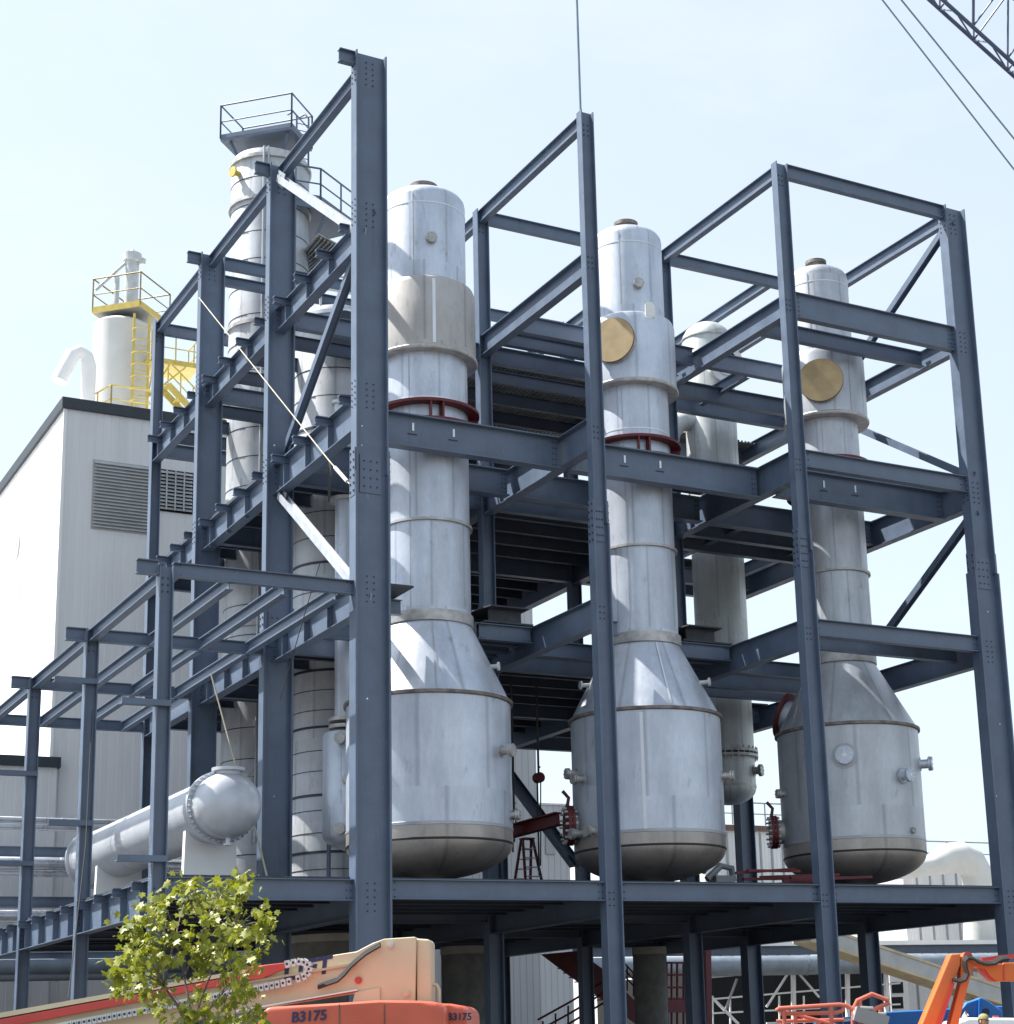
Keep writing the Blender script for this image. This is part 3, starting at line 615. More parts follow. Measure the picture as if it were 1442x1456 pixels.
# red flanges
def red_flange(root, X, Y, R, z, t, r, reach, pipe=False, tilt=0):
    n = (radial(X, Y, t)+UP*tilt).normalized(); s_ = n.cross(UP).normalized(); u_ = s_.cross(n); c = V((X, Y, z))+n*(R-.1); mb = MB(); mb.tube([c, c+n*reach], r*.72, 24, 1)
    e = c+n*reach; mb.disc(e-n*.14, n, r, .08, 32); mb.disc(e-n*.04, n, r, .09, 32)
    for k in range(16):
        g_ = 2*math.pi*k/16; q = e+(s_*math.cos(g_)+u_*math.sin(g_))*r*.88; mb.tube([q-n*.22, q+n*.14], .035, 6, 2)
    mb.tube([e+u_*r*.95, e+u_*(r+.22)-n*.05, e+u_*(r+.42)+n*.12], .05, 6, 0)
    return mb.build('blind_flange', ['red', 'weld', 'galv'], root), e, n
red_flange(v2, VX[1], VY, 2.14, 7.35, -.975, .56, .30); red_flange(v3, VX[2], VY, 2.15, 7.40, -.985, .50, .42)
a_ = hp(728, 1182, 51.5); b_ = hp(795, 1164, 50.2); mb = MB(); mb.ibeam(a_, b_, .38, .30, .04, .05); mb.build('red_spool', 'red', v2)
n = (radial(VX[2], VY, -1)*.97+DH*.26).normalized(); cc = V((VX[2], VY, 11.0))+n*1.95+UP*.1; nn = (n+UP*.42).normalized(); mb = MB(); mb.tube([cc-nn*.5, cc], .50, 28, 1); mb.disc(cc-nn*.02, nn, .72, .09, 32, 0); mb.build('cone_hatch', ['red', 'vessel'], v3)

# ------------------------------------------------------------------ TOWERS BEHIND
def rings(mb, X, Y, R, zs, h=.06, out=.05, mi=0):
    for z_ in zs: mb.lathe([(R-.002, z_-h/2), (R+out, z_-h/2), (R+out, z_+h/2), (R-.002, z_+h/2)], X, Y, 48, mi)
R1 = 1.37; X_, Y_ = T1C
t1 = thing('distillation_tower', (X_, Y_, 5.45), 'tall slim pale tower with railed grey platform on top, rising above the frame', 'tower')
mb = MB(); mb.lathe([(R1+.05, 5.5), (R1+.05, 5.9), (R1, 5.95), (R1, 20), (R1, 32.2), (R1-.05, 32.45), (R1-.5, 32.7), (.02, 32.8)], X_, Y_); sh = mb.build('shell', 'tower', t1)
for zr in (32.15, 30.55, 25.9, 19.6, 15.2, 10.2): q = MB(); rings(q, X_, Y_, R1, (zr,), .12, .08); q.build('stiffening_ring', 'weld', sh)
q = MB(); rings(q, X_, Y_, R1, [6.6+1.03*k for k in range(25)], .03, .012); q.build('insulation_band', 'steel_dark', sh)
q = MB()
for t_, w_ in ((-.15, .05), (-.05, .04)): n = radial(X_, Y_, t_); q.tube([V((X_, Y_, 8))+n*(R1+.12), V((X_, Y_, 32.4))+n*(R1+.12)], w_, 8)
q.build('riser_pipe', 'seam_d', t1)
n = radial(X_, Y_, -.8); q = MB(); q.tube([V((X_, Y_, 31.6))+n*R1, V((X_, Y_, 31.6))+n*(R1+.25)], .1, 12); q.disc(V((X_, Y_, 31.6))+n*(R1+.22), n, .19, .06, 18); q.build('yellow_nozzle', 'yellow', t1)
def railing(mb, pts, z, h=1.07, r=.028, mid=True, toe=True, closed=False, gap=1.1, mi=0):
    pts = [V((a, b, z)) for a, b in pts]; seq = list(zip(pts, pts[1:]+pts[:1])) if closed else list(zip(pts, pts[1:]))
    for a, b in seq:
        mb.tube([a+UP*h, b+UP*h], r, 6, mi); 
        if mid: mb.tube([a+UP*h*.5, b+UP*h*.5], r*.8, 6, mi)
        if toe: mb.bar(a+UP*.07, b+UP*.07, .012, .16, UP, mi)
        n_ = max(1, int(round((b-a).length/gap)))
        for k in range(n_+1): q_ = a.lerp(b, k/n_); mb.tube([q_, q_+UP*h], r, 6, mi)
pf = MB(); d1_ = V((.71, -.71)); d2_ = V((.71, .71)); o_ = V((X_-1.75, Y_+.35))
cs = [o_, o_+d1_*2.75, o_+d1_*2.75+d2_*1.7, o_+d2_*1.7]; pz = 33.15
pf.poly([(c.x, c.y, pz) for c in cs], (0, 0, .10)); 
for c in cs: pf.tube([(c.x*.6+X_*.4, c.y*.6+Y_*.4, 32.4), (c.x*.8+X_*.2, c.y*.8+Y_*.2, pz)], .06, 6)
railing(pf, [(c.x, c.y) for c in cs], pz+.1, 1.3, .032, closed=True, gap=2.6); pf.build('top_platform', 'steel', t1)
pf = MB(); lx, ly = X_+.15, Y_-.6
for k in (0, .45): pf.tube([(lx+.6+k, ly, 29.6), (lx+.6+k, ly, 34.3), (lx+.5+k, ly+.1, 34.5), (lx+.4+k, ly+.4, 34.5)], .035, 6)
for k in range(17): pf.tube([(lx+.6, ly, 29.7+k*.27), (lx+1.05, ly, 29.7+k*.27)], .018, 5)
pf.build('access_ladder', 'steel', t1)
pf = MB(); B_ = at(456, 284, 15.0); z2 = B_.z
B2 = V((B_.x, B_.y)); A2 = B2+V((-1.3, .15)); C2 = B2+V((1, .72)).normalized()*2.6; D2 = C2+V((-.72, 1)).normalized()*2.8
pf.poly([(q.x, q.y, z2-.10) for q in (A2, B2, C2, D2, A2+V((0, 2.4)))], (0, 0, .10))
for a, b in ((A2, B2), (B2, C2)): pf.bar((a.x, a.y+.06, z2-.22), (b.x, b.y+.06, z2-.22), .08, .24)
railing(pf, [(A2.x, A2.y), (B2.x, B2.y), (C2.x, C2.y)], z2, 1.2, .035, gap=1.4)
for f_ in (.15, .85): q = B2.lerp(C2, f_); pf.tube([(q.x, q.y, z2-.3), (X_+1.0, Y_-.7, z2-2.3)], .06, 6)
pf.build('side_platform', 'steel', t1)
pf = MB(); zl = z2-1.75; pf.poly([(X_+.9, Y_-2.4, zl), (X_+3.2, Y_-1.2, zl), (X_+2.4, Y_+.6, zl), (X_+1.0, Y_+.6, zl)], (0, 0, .05))
for k in range(14): f_ = k/13; pf.bar((X_+.9+2.2*f_, Y_-2.35+1.2*f_, zl-.04), (X_+1.0+1.4*f_, Y_+.55, zl-.04), .06, .07)
pf.build('lower_platform', 'corr', t1)
R2 = 1.36; X_, Y_ = T2C
t2 = thing('distillation_tower', (X_, Y_, 5.45), 'flat-topped pale tower with dark bands and black manhole near its top, behind the corner column', 'tower')
mb = MB(); mb.lathe([(R2+.03, 5.47), (R2+.03, 5.7), (R2, 5.72), (R2, 15), (R2, 23.85), (R2-.06, 24.0), (R2-.5, 24.2), (.02, 24.3)], X_, Y_); sh = mb.build('shell', 'tower', t2)
q = MB(); rings(q, X_, Y_, R2, (23.75,), .12, .07); q.build('top_rim', 'seam', sh)
q = MB(); rings(q, X_, Y_, R2, [6.2, 7.05, 8.7, 10.7, 12.4, 15.7, 20.0], .07, .03); rings(q, X_, Y_, R2, [5.9, 6.55, 7.6, 8.25, 9.4, 10, 11.2, 11.8, 13.2, 14.0, 14.8, 16.5, 17.3, 18.2, 19.1, 21, 21.9], .025, .012); q.build('insulation_band', 'steel_dark', sh)
n = radial(X_, Y_, .12); q = MB(); c = V((X_, Y_, 23.0))+n*(R2-.2); q.tube([c, c+n*.6], .62, 28); q.build('manhole', 'steel_dark', t2)
q = MB()
for k in range(2): q.tube([V((X_-1.0+k*1.2, Y_-1.1, 23.9)), V((X_-1.0+k*1.2, Y_-1.1, 25.0))], .04, 6)
q.tube([V((X_-1.0, Y_-1.1, 25.0)), V((X_+1.2, Y_-1.1, 25.0))], .04, 6); q.tube([V((X_-1.0, Y_-1.1, 24.5)), V((X_+1.2, Y_-1.1, 24.5))], .03, 6); q.build('top_rail', 'galv', t2)
mb = MB(); mb.lathe([(R2+.12, 0), (R2+.12, 4.5)], X_, Y_, 48, 0); mb.lathe([(R2+.14, 4.505), (R2+.14, 4.72)], X_, Y_, 48, 1); mb.build('pedestal', ['conc', 'conc_l'], t2)
R4 = .91; X_, Y_ = V4C
v4 = thing('domed_column', (X_, Y_, 5.45), 'slender domed pale column standing behind the gap between the middle and right vessels', 'column vessel')
mb = MB(); mb.lathe([(R4, 10.75), (R4, 18), (R4, 25.75), (R4-.04, 25.9), (R4-.16, 26.1), (R4-.4, 26.3), (R4-.7, 26.42), (.02, 26.46)], X_, Y_); sh = mb.build('shell', 'greenv', v4)
q = MB(); rings(q, X_, Y_, R4, (25.72,), .05, .03); q.build('weld_seam', 'weld', sh)
q = MB(); rings(q, X_, Y_, R4, (10.62, 10.78), .09, .13)
for k in range(28):
    a = 2*math.pi*k/28; q.tube([(X_+(R4+.09)*math.cos(a), Y_+(R4+.09)*math.sin(a), 10.5), (X_+(R4+.09)*math.cos(a), Y_+(R4+.09)*math.sin(a), 10.92)], .025, 5)
q.build('bolted_flange', 'weld', v4)
mb = MB(); mb.lathe([(.02, 9.02)]+[(R4*math.sin(a), 9.55-.53*math.cos(a)) for a in [math.radians(k) for k in range(10, 91, 10)]]+[(R4, 10.57)], X_, Y_); bh = mb.build('bottom_head', 'greenv', v4)
q = MB(); q.lathe([(R4+.002, 9.56), (R4+.015, 9.56), (R4+.015, 9.66), (R4+.002, 9.66)], X_, Y_); q.build('weld_seam', 'weld', bh)
n = radial(X_, Y_, .45); nn = (n-UP*.15).normalized(); c = V((X_, Y_, 24.35))+n*(R4-.2); q = MB(); q.tube([c, c+n*.75], .44, 28, 1); q.disc(c+n*.66, nn, .66, .10, 32, 1); q.disc(c+n*.77, nn, .43, .012, 28, 0); q.build('open_flange', ['black', 'white'], v4)  # black disc stands for the shade inside the open bore
n = radial(X_, Y_, -.85); c = V((X_, Y_, 22.6)); q = MB(); pts = []
for k in range(9):
    a = math.radians(k*11.25); pts.append(c+n*(R4-.1+.95*math.sin(a))+UP*(-.9*(1-math.cos(a))))
q.tube(pts, .36, 24); e = pts[-1]; q.build('elbow', 'galv', v4)
for t_, z_ in ((-.3, 9.75), (.95, 10.1)): nozzle(v4, X_, Y_, R4, z_, t_, .25, .13, 'tan' if t_ < 0 else 'weld')
# small vessel behind the corner column
X_, Y_ = 1.72, 6.0; R5 = .62
s1 = thing('reboiler', (X_, Y_, 5.45), 'small narrow vessel with slim flanged neck, half hidden behind the tall corner column', 'vessel')
mb = MB(); mb.lathe([(.02, 6.72)]+[(R5*math.sin(a), 7.18-.42*math.cos(a)) for a in [math.radians(k) for k in range(10, 91, 10)]]+[(R5, 9.85), (R5-.05, 9.95), (.3, 10.05)], X_, Y_, 48); sh = mb.build('shell', 'vessel', s1)
mb = MB(); mb.lathe([(.30, 10.3), (.30, 16.7)], X_, Y_, 32); mb.build('neck', 'vessel', s1)
q = MB(); rings(q, X_, Y_, .28, (10.12, 10.32, 16.65), .1, .18); q.build('neck_flange', 'weld', s1)
for t_, z_ in ((-.2, 9.7), (.1, 8.6), (-.2, 7.25)): nozzle(s1, X_, Y_, R5, z_, t_, .16, .1)
red_flange(s1, X_, Y_, R5, 7.7, .45, .33, .4)
mb = MB()
for k in range(3): a = k*2.1+.5; mb.tube([(X_+.45*math.cos(a), Y_+.45*math.sin(a), 5.46), (X_+.45*math.cos(a), Y_+.45*math.sin(a), 7.3)], .06, 8)
mb.build('support_leg', 'steel', s1)
o = MB(); xq, yq = 1.35, 5.6
o.lathe([(.22, 17.95), (.27, 18.2), (.27, 18.75), (.17, 19.0), (.13, 19.1), (.13, 19.35), (.2, 19.36), (.2, 19.45), (.01, 19.46)], xq, yq, 24); tag(o.build('valve_body', 'galv'), 'small pale bottle-shaped valve body standing on a girder left of the corner column', 'valve')

# ------------------------------------------------------------------ HEAT EXCHANGER on the annex deck
ex = thing('heat_exchanger', (-2.12, 4.9, 5.46), 'long silver horizontal drum with dome end, lying on white saddles on the annex deck', 'heat exchanger')
def cyl_y(mb, x, z, y0, y1, r, n=56, mi=0): return mb.tube([(x, y0, z), (x, y1, z)], r, n, mi)
ez = 7.62; mb = MB(); cyl_y(mb, -2.12, ez, 4.85, 17.6, .825); body = mb.build('shell', 'exch', ex)
for yy, rr in ((4.95, .84), (17.3, .84), (7.6, .832), (12.5, .832)): q = MB(); cyl_y(q, -2.12, ez, yy, yy+.04, rr); q.build('weld_seam', 'exch', body)
mb = MB(); cyl_y(mb, -2.12, ez, 4.62, 4.72, .95); cyl_y(mb, -2.12, ez, 4.735, 4.84, .95)
for k in range(40):
    a = 2*math.pi*k/40; mb.tube([(-2.12+.90*math.cos(a), 4.5, ez+.90*math.sin(a)), (-2.12+.90*math.cos(a), 4.94, ez+.90*math.sin(a))], .026, 6)
mb.build('girth_flange', 'exch', ex)
mb = MB(); pts = [(-2.12, 4.62, ez), (-2.12, 4.2, ez)]; rs = [.84, .84]
for k in range(1, 10): a = math.radians(k*10); pts.append((-2.12, 4.2-.62*math.sin(a), ez)); rs.append(.84*math.cos(a))
pts.append((-2.12, 4.2-.622, ez)); rs.append(.01)
mb.tube(pts, rs, 56, cap=False); mb.build('dome_end', 'exch', ex)
mb = MB(); mb.lathe([(.30, ez+.66), (.30, ez+.86), (.42, ez+.86), (.42, ez+.94), (.01, ez+.945)], -2.12, 4.25, 28); mb.build('nozzle', 'exch', ex); mb = MB(); mb.tube([(-2.12, 4.2, ez-.75), (-2.12, 4.2, ez-.98)], .06, 10); mb.disc((-2.12, 4.2, ez-.98), (0,0,-1), .12, .04, 12); mb.build('drain', 'exch', ex)
mb = MB(); cyl_y(mb, -2.12, ez, 17.6, 17.75, .92); pts = [(-2.12, 17.75, ez)]+[(-2.12, 17.75+.4*math.sin(math.radians(k*15)), ez) for k in range(1, 7)]; mb.tube(pts, [.76]+[max(.01, .76*math.cos(math.radians(k*15))) for k in range(1, 7)], 40, cap=False); mb.build('far_end', 'exch', ex)
for yy in (5.6, 14.6):
    mb = MB(); n_ = 14; arc = [(-2.12+.70*math.cos(a), ez+.70*math.sin(a)) for a in [math.radians(200+k*140/n_) for k in range(n_+1)]]
    mb.poly([(-2.12-.70, yy, 5.86), (-2.12+.70, yy, 5.86)]+[(a, yy, b) for a, b in arc[::-1]], (0, .22, 0)); mb.build('saddle', 'white', ex)
mb = MB(); mb.ibeam((-3.9, 5.7, 5.66), (-1.2, 5.7, 5.66), .38, .3); mb.ibeam((-3.9, 14.7, 5.66), (-1.2, 14.7, 5.66), .38, .3); mb.build('base_beam', 'steel_dark', ex)

# ------------------------------------------------------------------ LEFT BUILDING, SILO, PIPES
YB = 27.0; bc = at(92, 580, YB); bx0, bz = bc.x, bc.z; bx1 = at(764, 1150, YB).x
bd = thing('plant_building', (bx0, YB, 0), 'tall white metal-clad building with dark roof edge and louvres, behind the frame at left', 'building')
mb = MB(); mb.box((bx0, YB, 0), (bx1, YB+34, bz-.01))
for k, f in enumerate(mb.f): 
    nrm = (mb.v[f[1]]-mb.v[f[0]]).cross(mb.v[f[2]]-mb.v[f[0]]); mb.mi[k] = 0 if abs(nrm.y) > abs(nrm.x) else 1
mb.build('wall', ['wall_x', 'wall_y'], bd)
mb = MB(); mb.box((bx0-.12, YB-.12, bz-.02), (bx1+.1, YB+.1, bz+.42)); mb.box((bx0-.12, YB+.101, bz-.02), (bx0+.1, YB+34, bz+.42)); mb.build('roof_edge', 'fascia', bd)
mb = MB(); mb.box((bx0-.03, YB-.03, 0), (bx0+.09, YB+.09, bz-.03)); mb.build('corner_trim', 'white', bd)
def louvre(a, b, n, dark):
    x0, z1, x1, z0 = a.x, a.z, b.x, b.z; mb = MB(); mb.box((x0-.05, YB-.03, z0-.05), (x1+.05, YB-.004, z1+.05), 1 if dark else 0)
    for k in range(n):
        z_ = z0+(z1-z0)*(k+.5)/n; h_ = (z1-z0)/n; mb.poly([(x0, YB-.13, z_-h_*.38), (x0, YB-.115, z_-h_*.38), (x0, YB-.035, z_+h_*.38), (x0, YB-.05, z_+h_*.38)], (x1-x0, 0, 0))
    if dark:
        for k in range(1, 4): xx = x0+(x1-x0)*k/4; mb.box((xx-.03, YB-.15, z0), (xx+.03, YB-.135, z1))
    return mb.build('louvre', ['louver', 'black'], bd)
louvre(at(134, 655, YB), at(222, 760, YB), 20, False); louvre(at(224, 668, YB), at(272, 730, YB), 11, True)
lf = at(81, 1086, 26.7)
lb = thing('low_wing', (-20, 26.7, 0), 'low white metal-clad wing with dark roof edge at the far left behind the annex columns', 'building')
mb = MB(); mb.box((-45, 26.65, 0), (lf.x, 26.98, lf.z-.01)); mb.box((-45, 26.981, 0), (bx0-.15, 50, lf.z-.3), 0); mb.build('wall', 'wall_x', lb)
mb = MB(); mb.box((-45.1, 26.5, lf.z-.16), (lf.x+.1, 26.979, lf.z+.22)); mb.build('roof_edge', 'fascia', lb)
e = atx(24, 776, bx0); mb = MB(); mb.tube([(bx0, e.y, e.z), (bx0-.9, e.y, e.z), (bx0-1.25, e.y, e.z-.1), (bx0-1.4, e.y, e.z-.45)], .42, 20); mb.disc((bx0-.02, e.y, e.z), (-1,0,0), .6, .06, 24); mb.build('wall_vent', 'white', bd)
# white block at the right end of the building
b2 = at(793, 1150, 30); mb = MB(); x0 = bx1+.01; mb.box((x0, 29, 0), (b2.x, 46, b2.z)); 
sb = thing('side_block', (x0, 29, 0), 'narrow white block with a framed door, seen behind the red stepladder', 'building'); mb.build('wall', 'wall_x', sb)
mb = MB(); a_ = at(775, 1183, 29); c_ = at(792, 1215, 29); mb.box((a_.x, 28.93, c_.z), (c_.x-.1, 28.99, a_.z)); mb.build('door', 'louver', sb)
mb = MB(); mb.box((x0, 28.95, b2.z+.002), (b2.x+.04, 46.1, b2.z+.08)); mb.build('roof_edge', 'white', sb)
# silo on the roof
YS_ = 34.0; sc_ = at(172, 520, YS_); RS = .5*(at(212, 520, YS_).x-at(132, 520, YS_).x)*1.0; sx, sz1 = sc_.x, at(172, 466, YS_).z
si = thing('silo', (sx, YS_, bz), 'white silo with yellow ladder and railed yellow platform, standing on the white building', 'silo')
mb = MB(); mb.lathe([(RS, bz+.01), (RS, sz1), (RS-.12, sz1+.12), (.35, sz1+.4)], sx, YS_); mb.build('shell', 'duct_w', si)
mb = MB(); pz = sz1+.55; pw = RS*.98
d1_ = V((.71, -.71)); d2_ = V((.71, .71)); c_ = V((sx+.35, YS_)); cs = [c_-d1_*1.15-d2_*1.2, c_+d1_*1.15-d2_*1.2, c_+d1_*1.15+d2_*1.35, c_-d1_*1.15+d2_*1.35]
mb.poly([(q.x, q.y, pz-.1) for q in cs], (0, 0, .1)); mb2 = MB(); railing(mb2, [(q.x, q.y) for q in cs], pz, 1.5, .032, toe=False, closed=True, gap=2.2)
mb.build('platform', 'grey', si); mb2.build('platform_rail', 'yellow', si); mb = MB()
for a, b in zip(cs, cs[1:]+cs[:1]): mb.bar((a.x, a.y, pz+.02), (b.x, b.y, pz+.02), .05, .28)
mb.build('toe_board', 'yellow', si)
ma = at(214, 530, YS_-.5); mb = MB(); zq = at(240, 525, YS_-.5).z; xq = at(276, 525, YS_-.5).x; mb.box((sx+RS*.6, YS_-1.3, zq-.08), (xq, YS_+.4, zq)); railing(mb, [(sx+RS*.8, YS_-1.3), (xq, YS_-1.3), (xq, YS_+.4)], zq, 1.35, .032, gap=.9)
for k in range(3): mb.tube([(sx+RS*.9+k*.7, YS_-1.25, zq-.1), (sx+RS*.8, YS_-.9, zq-1.6)], .035, 6)
mb.build('side_platform', 'yellow', si); mb2.build('platform_rail', 'yellow', si)
st = at(190, 362, YS_); mb = MB(); mb.lathe([(.30, pz), (.30, st.z-.4), (.40, st.z-.35), (.40, st.z), (.2, st.z+.05), (.01, st.z+.3)], sx+.35, YS_, 24); mb.tube([(sx+.35, YS_, st.z-.1), (sx-1.2, YS_, st.z-2.0)], .07, 8); mb.tube([(sx-.3, YS_, pz), (sx-.3, YS_, st.z-1.2)], .12, 10); mb.tube([(sx+.6, YS_-.2, st.z-.3), (sx+.85, YS_-.3, st.z-.35)], .14, 10); mb.build('filter_stack', 'galv', si)
mb = MB(); lx = at(197, 540, YS_-RS-.1).x; ly = YS_-RS-.35
for k in (-.32, .32): mb.bar((lx+k, ly, bz+.1), (lx+k, ly, sz1+.1), .05, .10)
for k in range(14): mb.tube([(lx-.32, ly, bz+.4+k*.38), (lx+.32, ly, bz+.4+k*.38)], .022, 5)
for k in range(9):
    zc = bz+1.6+k*.55; mb.tube([(lx+.42*math.cos(a), ly-.05-.5*abs(math.sin(a)), zc) for a in [math.radians(q_*20) for q_ in range(10)]], .025, 5)
mb.build('caged_ladder', 'yellow', si)
def flat_rail(name, pts, h, label, mt='yellow', stair=None, zb=None):
    mb = MB(); railing(mb, pts, zb or bz+.42, h, .035, toe=True, gap=1.5)
    if stair:
        a, b = stair; mb.bar(a, b, .05, .3); mb.bar(V(a)+V((0, .8, 0)), V(b)+V((0, .8, 0)), .05, .3); mb.tube([V(a)+UP*1.1, V(b)+UP*1.1], .035, 6); mb.tube([V(a)+UP*.55, V(b)+UP*.55], .03, 6)
        for k in range(7): q_ = V(a).lerp(V(b), k/6); mb.box((q_.x-.15, q_.y, q_.z-.02), (q_.x+.15, q_.y+.8, q_.z+.02)); mb.tube([q_, q_+UP*1.1], .03, 6)
    return tag(mb.build(name, mt), label, 'railing')
xa = at(135, 585, 31).x; xb = at(205, 585, 31).x
zr = at(170, 588, 30.8).z; mb = MB(); mb.box((xa+.4, 30.8, bz+.01), (xb+.6, 32.6, zr-.02)); tag(mb.build('roof_plinth', 'duct_w'), 'low pale plinth on the roof carrying the yellow railing', 'plinth')
flat_rail('roof_railing', [(xa, 33), (xa+.6, 30.8), (xb+.6, 30.8)], at(170, 549, 30.8).z-zr, 'yellow railing along the roof at the foot of the white silo', zb=zr)
pa = at(229, 545, 32); pb = at(275, 575, 32)
flat_rail('roof_stair', [(pa.x, 31), (pb.x+1, 31)], 1.4, 'yellow roof stair and railing beside the silo, right of the slim far column', stair=((pb.x+2.2, 32, bz+.5), (pa.x+.3, 32, pa.z)))
dx = at(124, 540, 32); mb = MB(); top = at(121, 503, 32).z
mb.tube([(dx.x+.05, 32, bz), (dx.x+.05, 32, top-.5), (dx.x-.05, 32, top-.15), (dx.x-.35, 32, top+.05), (dx.x-.65, 32, top-.15), (dx.x-.95, 32, top-.9), (dx.x-1.15, 32, top-1.4)], [.30, .30, .30, .31, .32, .33, .34], 20)
tag(mb.build('roof_duct', 'white'), 'white gooseneck duct on the building roof left of the silo', 'duct')
# pipe rack along the building
yp = 23.0; k = 0
for (v_, r_, mt, lab) in ((1166, .09, 'pipe', 'thin bright pipe, upper of the close pair topmost on the left rack'), (1176, .13, 'pipe', 'bright pipe, lower of the close pair topmost on the left rack'), (1228, .22, 'pipe', 'fat shiny pipe in the middle of the left pipe rack'), (1243, .10, 'pipe', 'thin shiny pipe just beneath the fat pipe on the left rack'),
        (1303, .22, 'pipe', 'shiny pipe just below the annex deck beam on the left rack'), (1375, .27, 'pipe_g', 'thick grey pipe under the annex deck'), (1389, .14, 'pipe_g', 'lower thin grey pipe under the annex deck')):
    c = at(60, v_, yp); mb = MB(); mb.tube([(-40, yp, c.z), (4.0 if v_ < 1290 else 9, yp, c.z)], r_, 20)
    for xx in range(-38, 4, 6): mb.tube([(xx, yp, c.z), (xx+.12, yp, c.z)], r_+.012, 20)
    tag(mb.build('rack_pipe', mt), lab, 'pipe')
rk = thing('pipe_rack', (-10, 23.6, 0), 'dark steel pipe rack of posts and beams along the white building at left', 'pipe rack')
for v_ in (1212, 1283, 1362):
    c = at(60, v_, 23.5); mb = MB(); mb.ibeam((-40, 23.5, c.z), (1, 23.5, c.z), .36, .25); mb.build('beam', 'steel', rk)
for xx in (-33, -25, -17, -9.5, -2.9, .7): mb = MB(); mb.ibeam((xx, 23.9, 0), (xx, 23.9, 9.2), .3, .3, up=(1,0,0)); mb.build('post', 'steel', rk)

# ------------------------------------------------------------------ ROPES, CRANE
def rope(pts, r, mt, label, name='guy_rope', cat='rope'):
    mb = MB(); mb.tube(pts, r, 6); return tag(mb.build(name, mt), label, cat)
a_ = V((-.45, 13.4, 25.4)); b_ = atx(497, 688, -.46); c_ = atx(468, 655, -.46)
rp = thing('guy_rope', b_, 'long pale guy rope with turnbuckle, sloping down to the tall corner column', 'rope')
mb = MB(); mb.tube([a_, c_], .016, 6); mb.tube([c_, b_], .016, 6); mb.build('rope', 'rope_w', rp)
mb = MB(); m1, m2 = c_.lerp(b_, .3), c_.lerp(b_, .9); mb.tube([m1, m2], .05, 8); mb.build('turnbuckle', 'galv', rp)
mb = MB()
for k in range(3): mb.tube([c_+V((0, .02*k, -s*1.1))+V((0, -.18*math.sin(s*3.1)*(1-k*.5), 0)) for s in (0, .2, .4, .6, .8, 1)], .014, 5)
mb.build('loose_tail', 'rubber', rp)
rope([at(300, 958, 9), at(322, 1040, 8.5), at(340, 1105, 8)], .022, 'rope_w', 'slack pale rope hanging above the dome of the silver drum')
rope([at(362, 1175, 5.5), at(372, 1215, 5.2), at(381, 1252, 5)], .026, 'rope_w', 'short pale rope slanting to the deck right of the silver drum')
rope([at(131, 1010, 6.4), at(122, 1200, 5), at(97, 1420, 3)], .014, 'rubber', 'thin dark cable hanging down past the second annex column')
rope([at(398, 995, 1.5), at(440, 850, 1.5), at(455, 800, 1.5)], .012, 'rubber', 'thin dark cable slung under a girder left of the tall corner column')
rope([(6.36, -.05, 27.0), (6.36, -.05, 90)], .035, 'rope', 'hoist line rising straight up from the top of the second front column', 'hoist_rope')
rope([P(1442+97*.6, 240+97*.78, 70), P(1255, 0, 70), P(1255-380, -486, 70)], .034, 'rope', 'lower left of the two parallel pendant lines in the upper right sky', 'pendant_line')
rope([P(1442+97*.6, 195+97*.76, 71), P(1282, 0, 71), P(1282-380, -463, 71)], .036, 'rope', 'upper right of the two parallel pendant lines, nearer the lattice boom', 'pendant_line')
A0 = P(1341, 0, 70); e_ = (Rv*.742-Uv*.670); a_v = Rv*.42+Uv*.10+Fv*1.9; c_v = Rv*.72+Uv*2.55
cb = thing('crane_boom', A0-e_*12, 'dark lattice crane boom crossing the upper right corner of the sky', 'crane')
for off in (V((0,0,0)), a_v, c_v, a_v+c_v): mb = MB(); mb.tube([A0+off-e_*14, A0+off+e_*12], .085, 10); mb.build('chord', 'crane', cb)
mb = MB(); sp = 1.88
for (o0, o1, ph) in ((V((0,0,0)), a_v, 0), (a_v, a_v+c_v, .5), (V((0,0,0)), c_v, .5), (c_v, a_v+c_v, 0)):
    for k in range(-7, 6):
        s0 = sp*(k+ph+.35); q0 = A0+o0+e_*s0; q1 = A0+o1+e_*(s0+sp/2); q2 = A0+o0+e_*(s0+sp); mb.tube([q0, q1], .038, 6); mb.tube([q1, q2], .038, 6)
mb.build('lacing', 'crane', cb)

# ------------------------------------------------------------------ THINGS ON THE DECK
b0 = at(735, 1262, 8.4); b1 = at(771, 1262, 8.4); tz = at(750, 1194, 8.4).z; zf = 5.46
ld = thing('step_ladder', ((b0.x+b1.x)/2, 8.4, zf), 'red stepladder standing open on the deck between the left and middle vessels', 'ladder')
w_ = (b1.x-b0.x)*.62; cx = (b0.x+b1.x)/2-.05; 
for s, nm in ((-1, 'rear'), (1, 'front')):
    mb = MB(); yo = s*-.65
    for k in (-1, 1): mb.bar((cx+k*w_*.62+(-.05*s), 8.4+yo, zf), (cx+k*w_*.32, 8.4+yo*.08, tz), .05, .09, (0,1,0))
    mb.build('leg_frame', 'red', ld)
    mb = MB()
    for k in range(1, 7): f_ = k/7; hw = w_*(.62-.30*f_); mb.bar((cx-hw, 8.4+yo*(1-.92*f_), zf+(tz-zf)*f_), (cx+hw, 8.4+yo*(1-.92*f_), zf+(tz-zf)*f_), .08, .03)
    mb.build('rungs', 'galv', ld)
mb = MB(); mb.box((cx-w_*.36, 8.25, tz), (cx+w_*.36, 8.55, tz+.05)); mb.build('top_cap', 'red', ld)
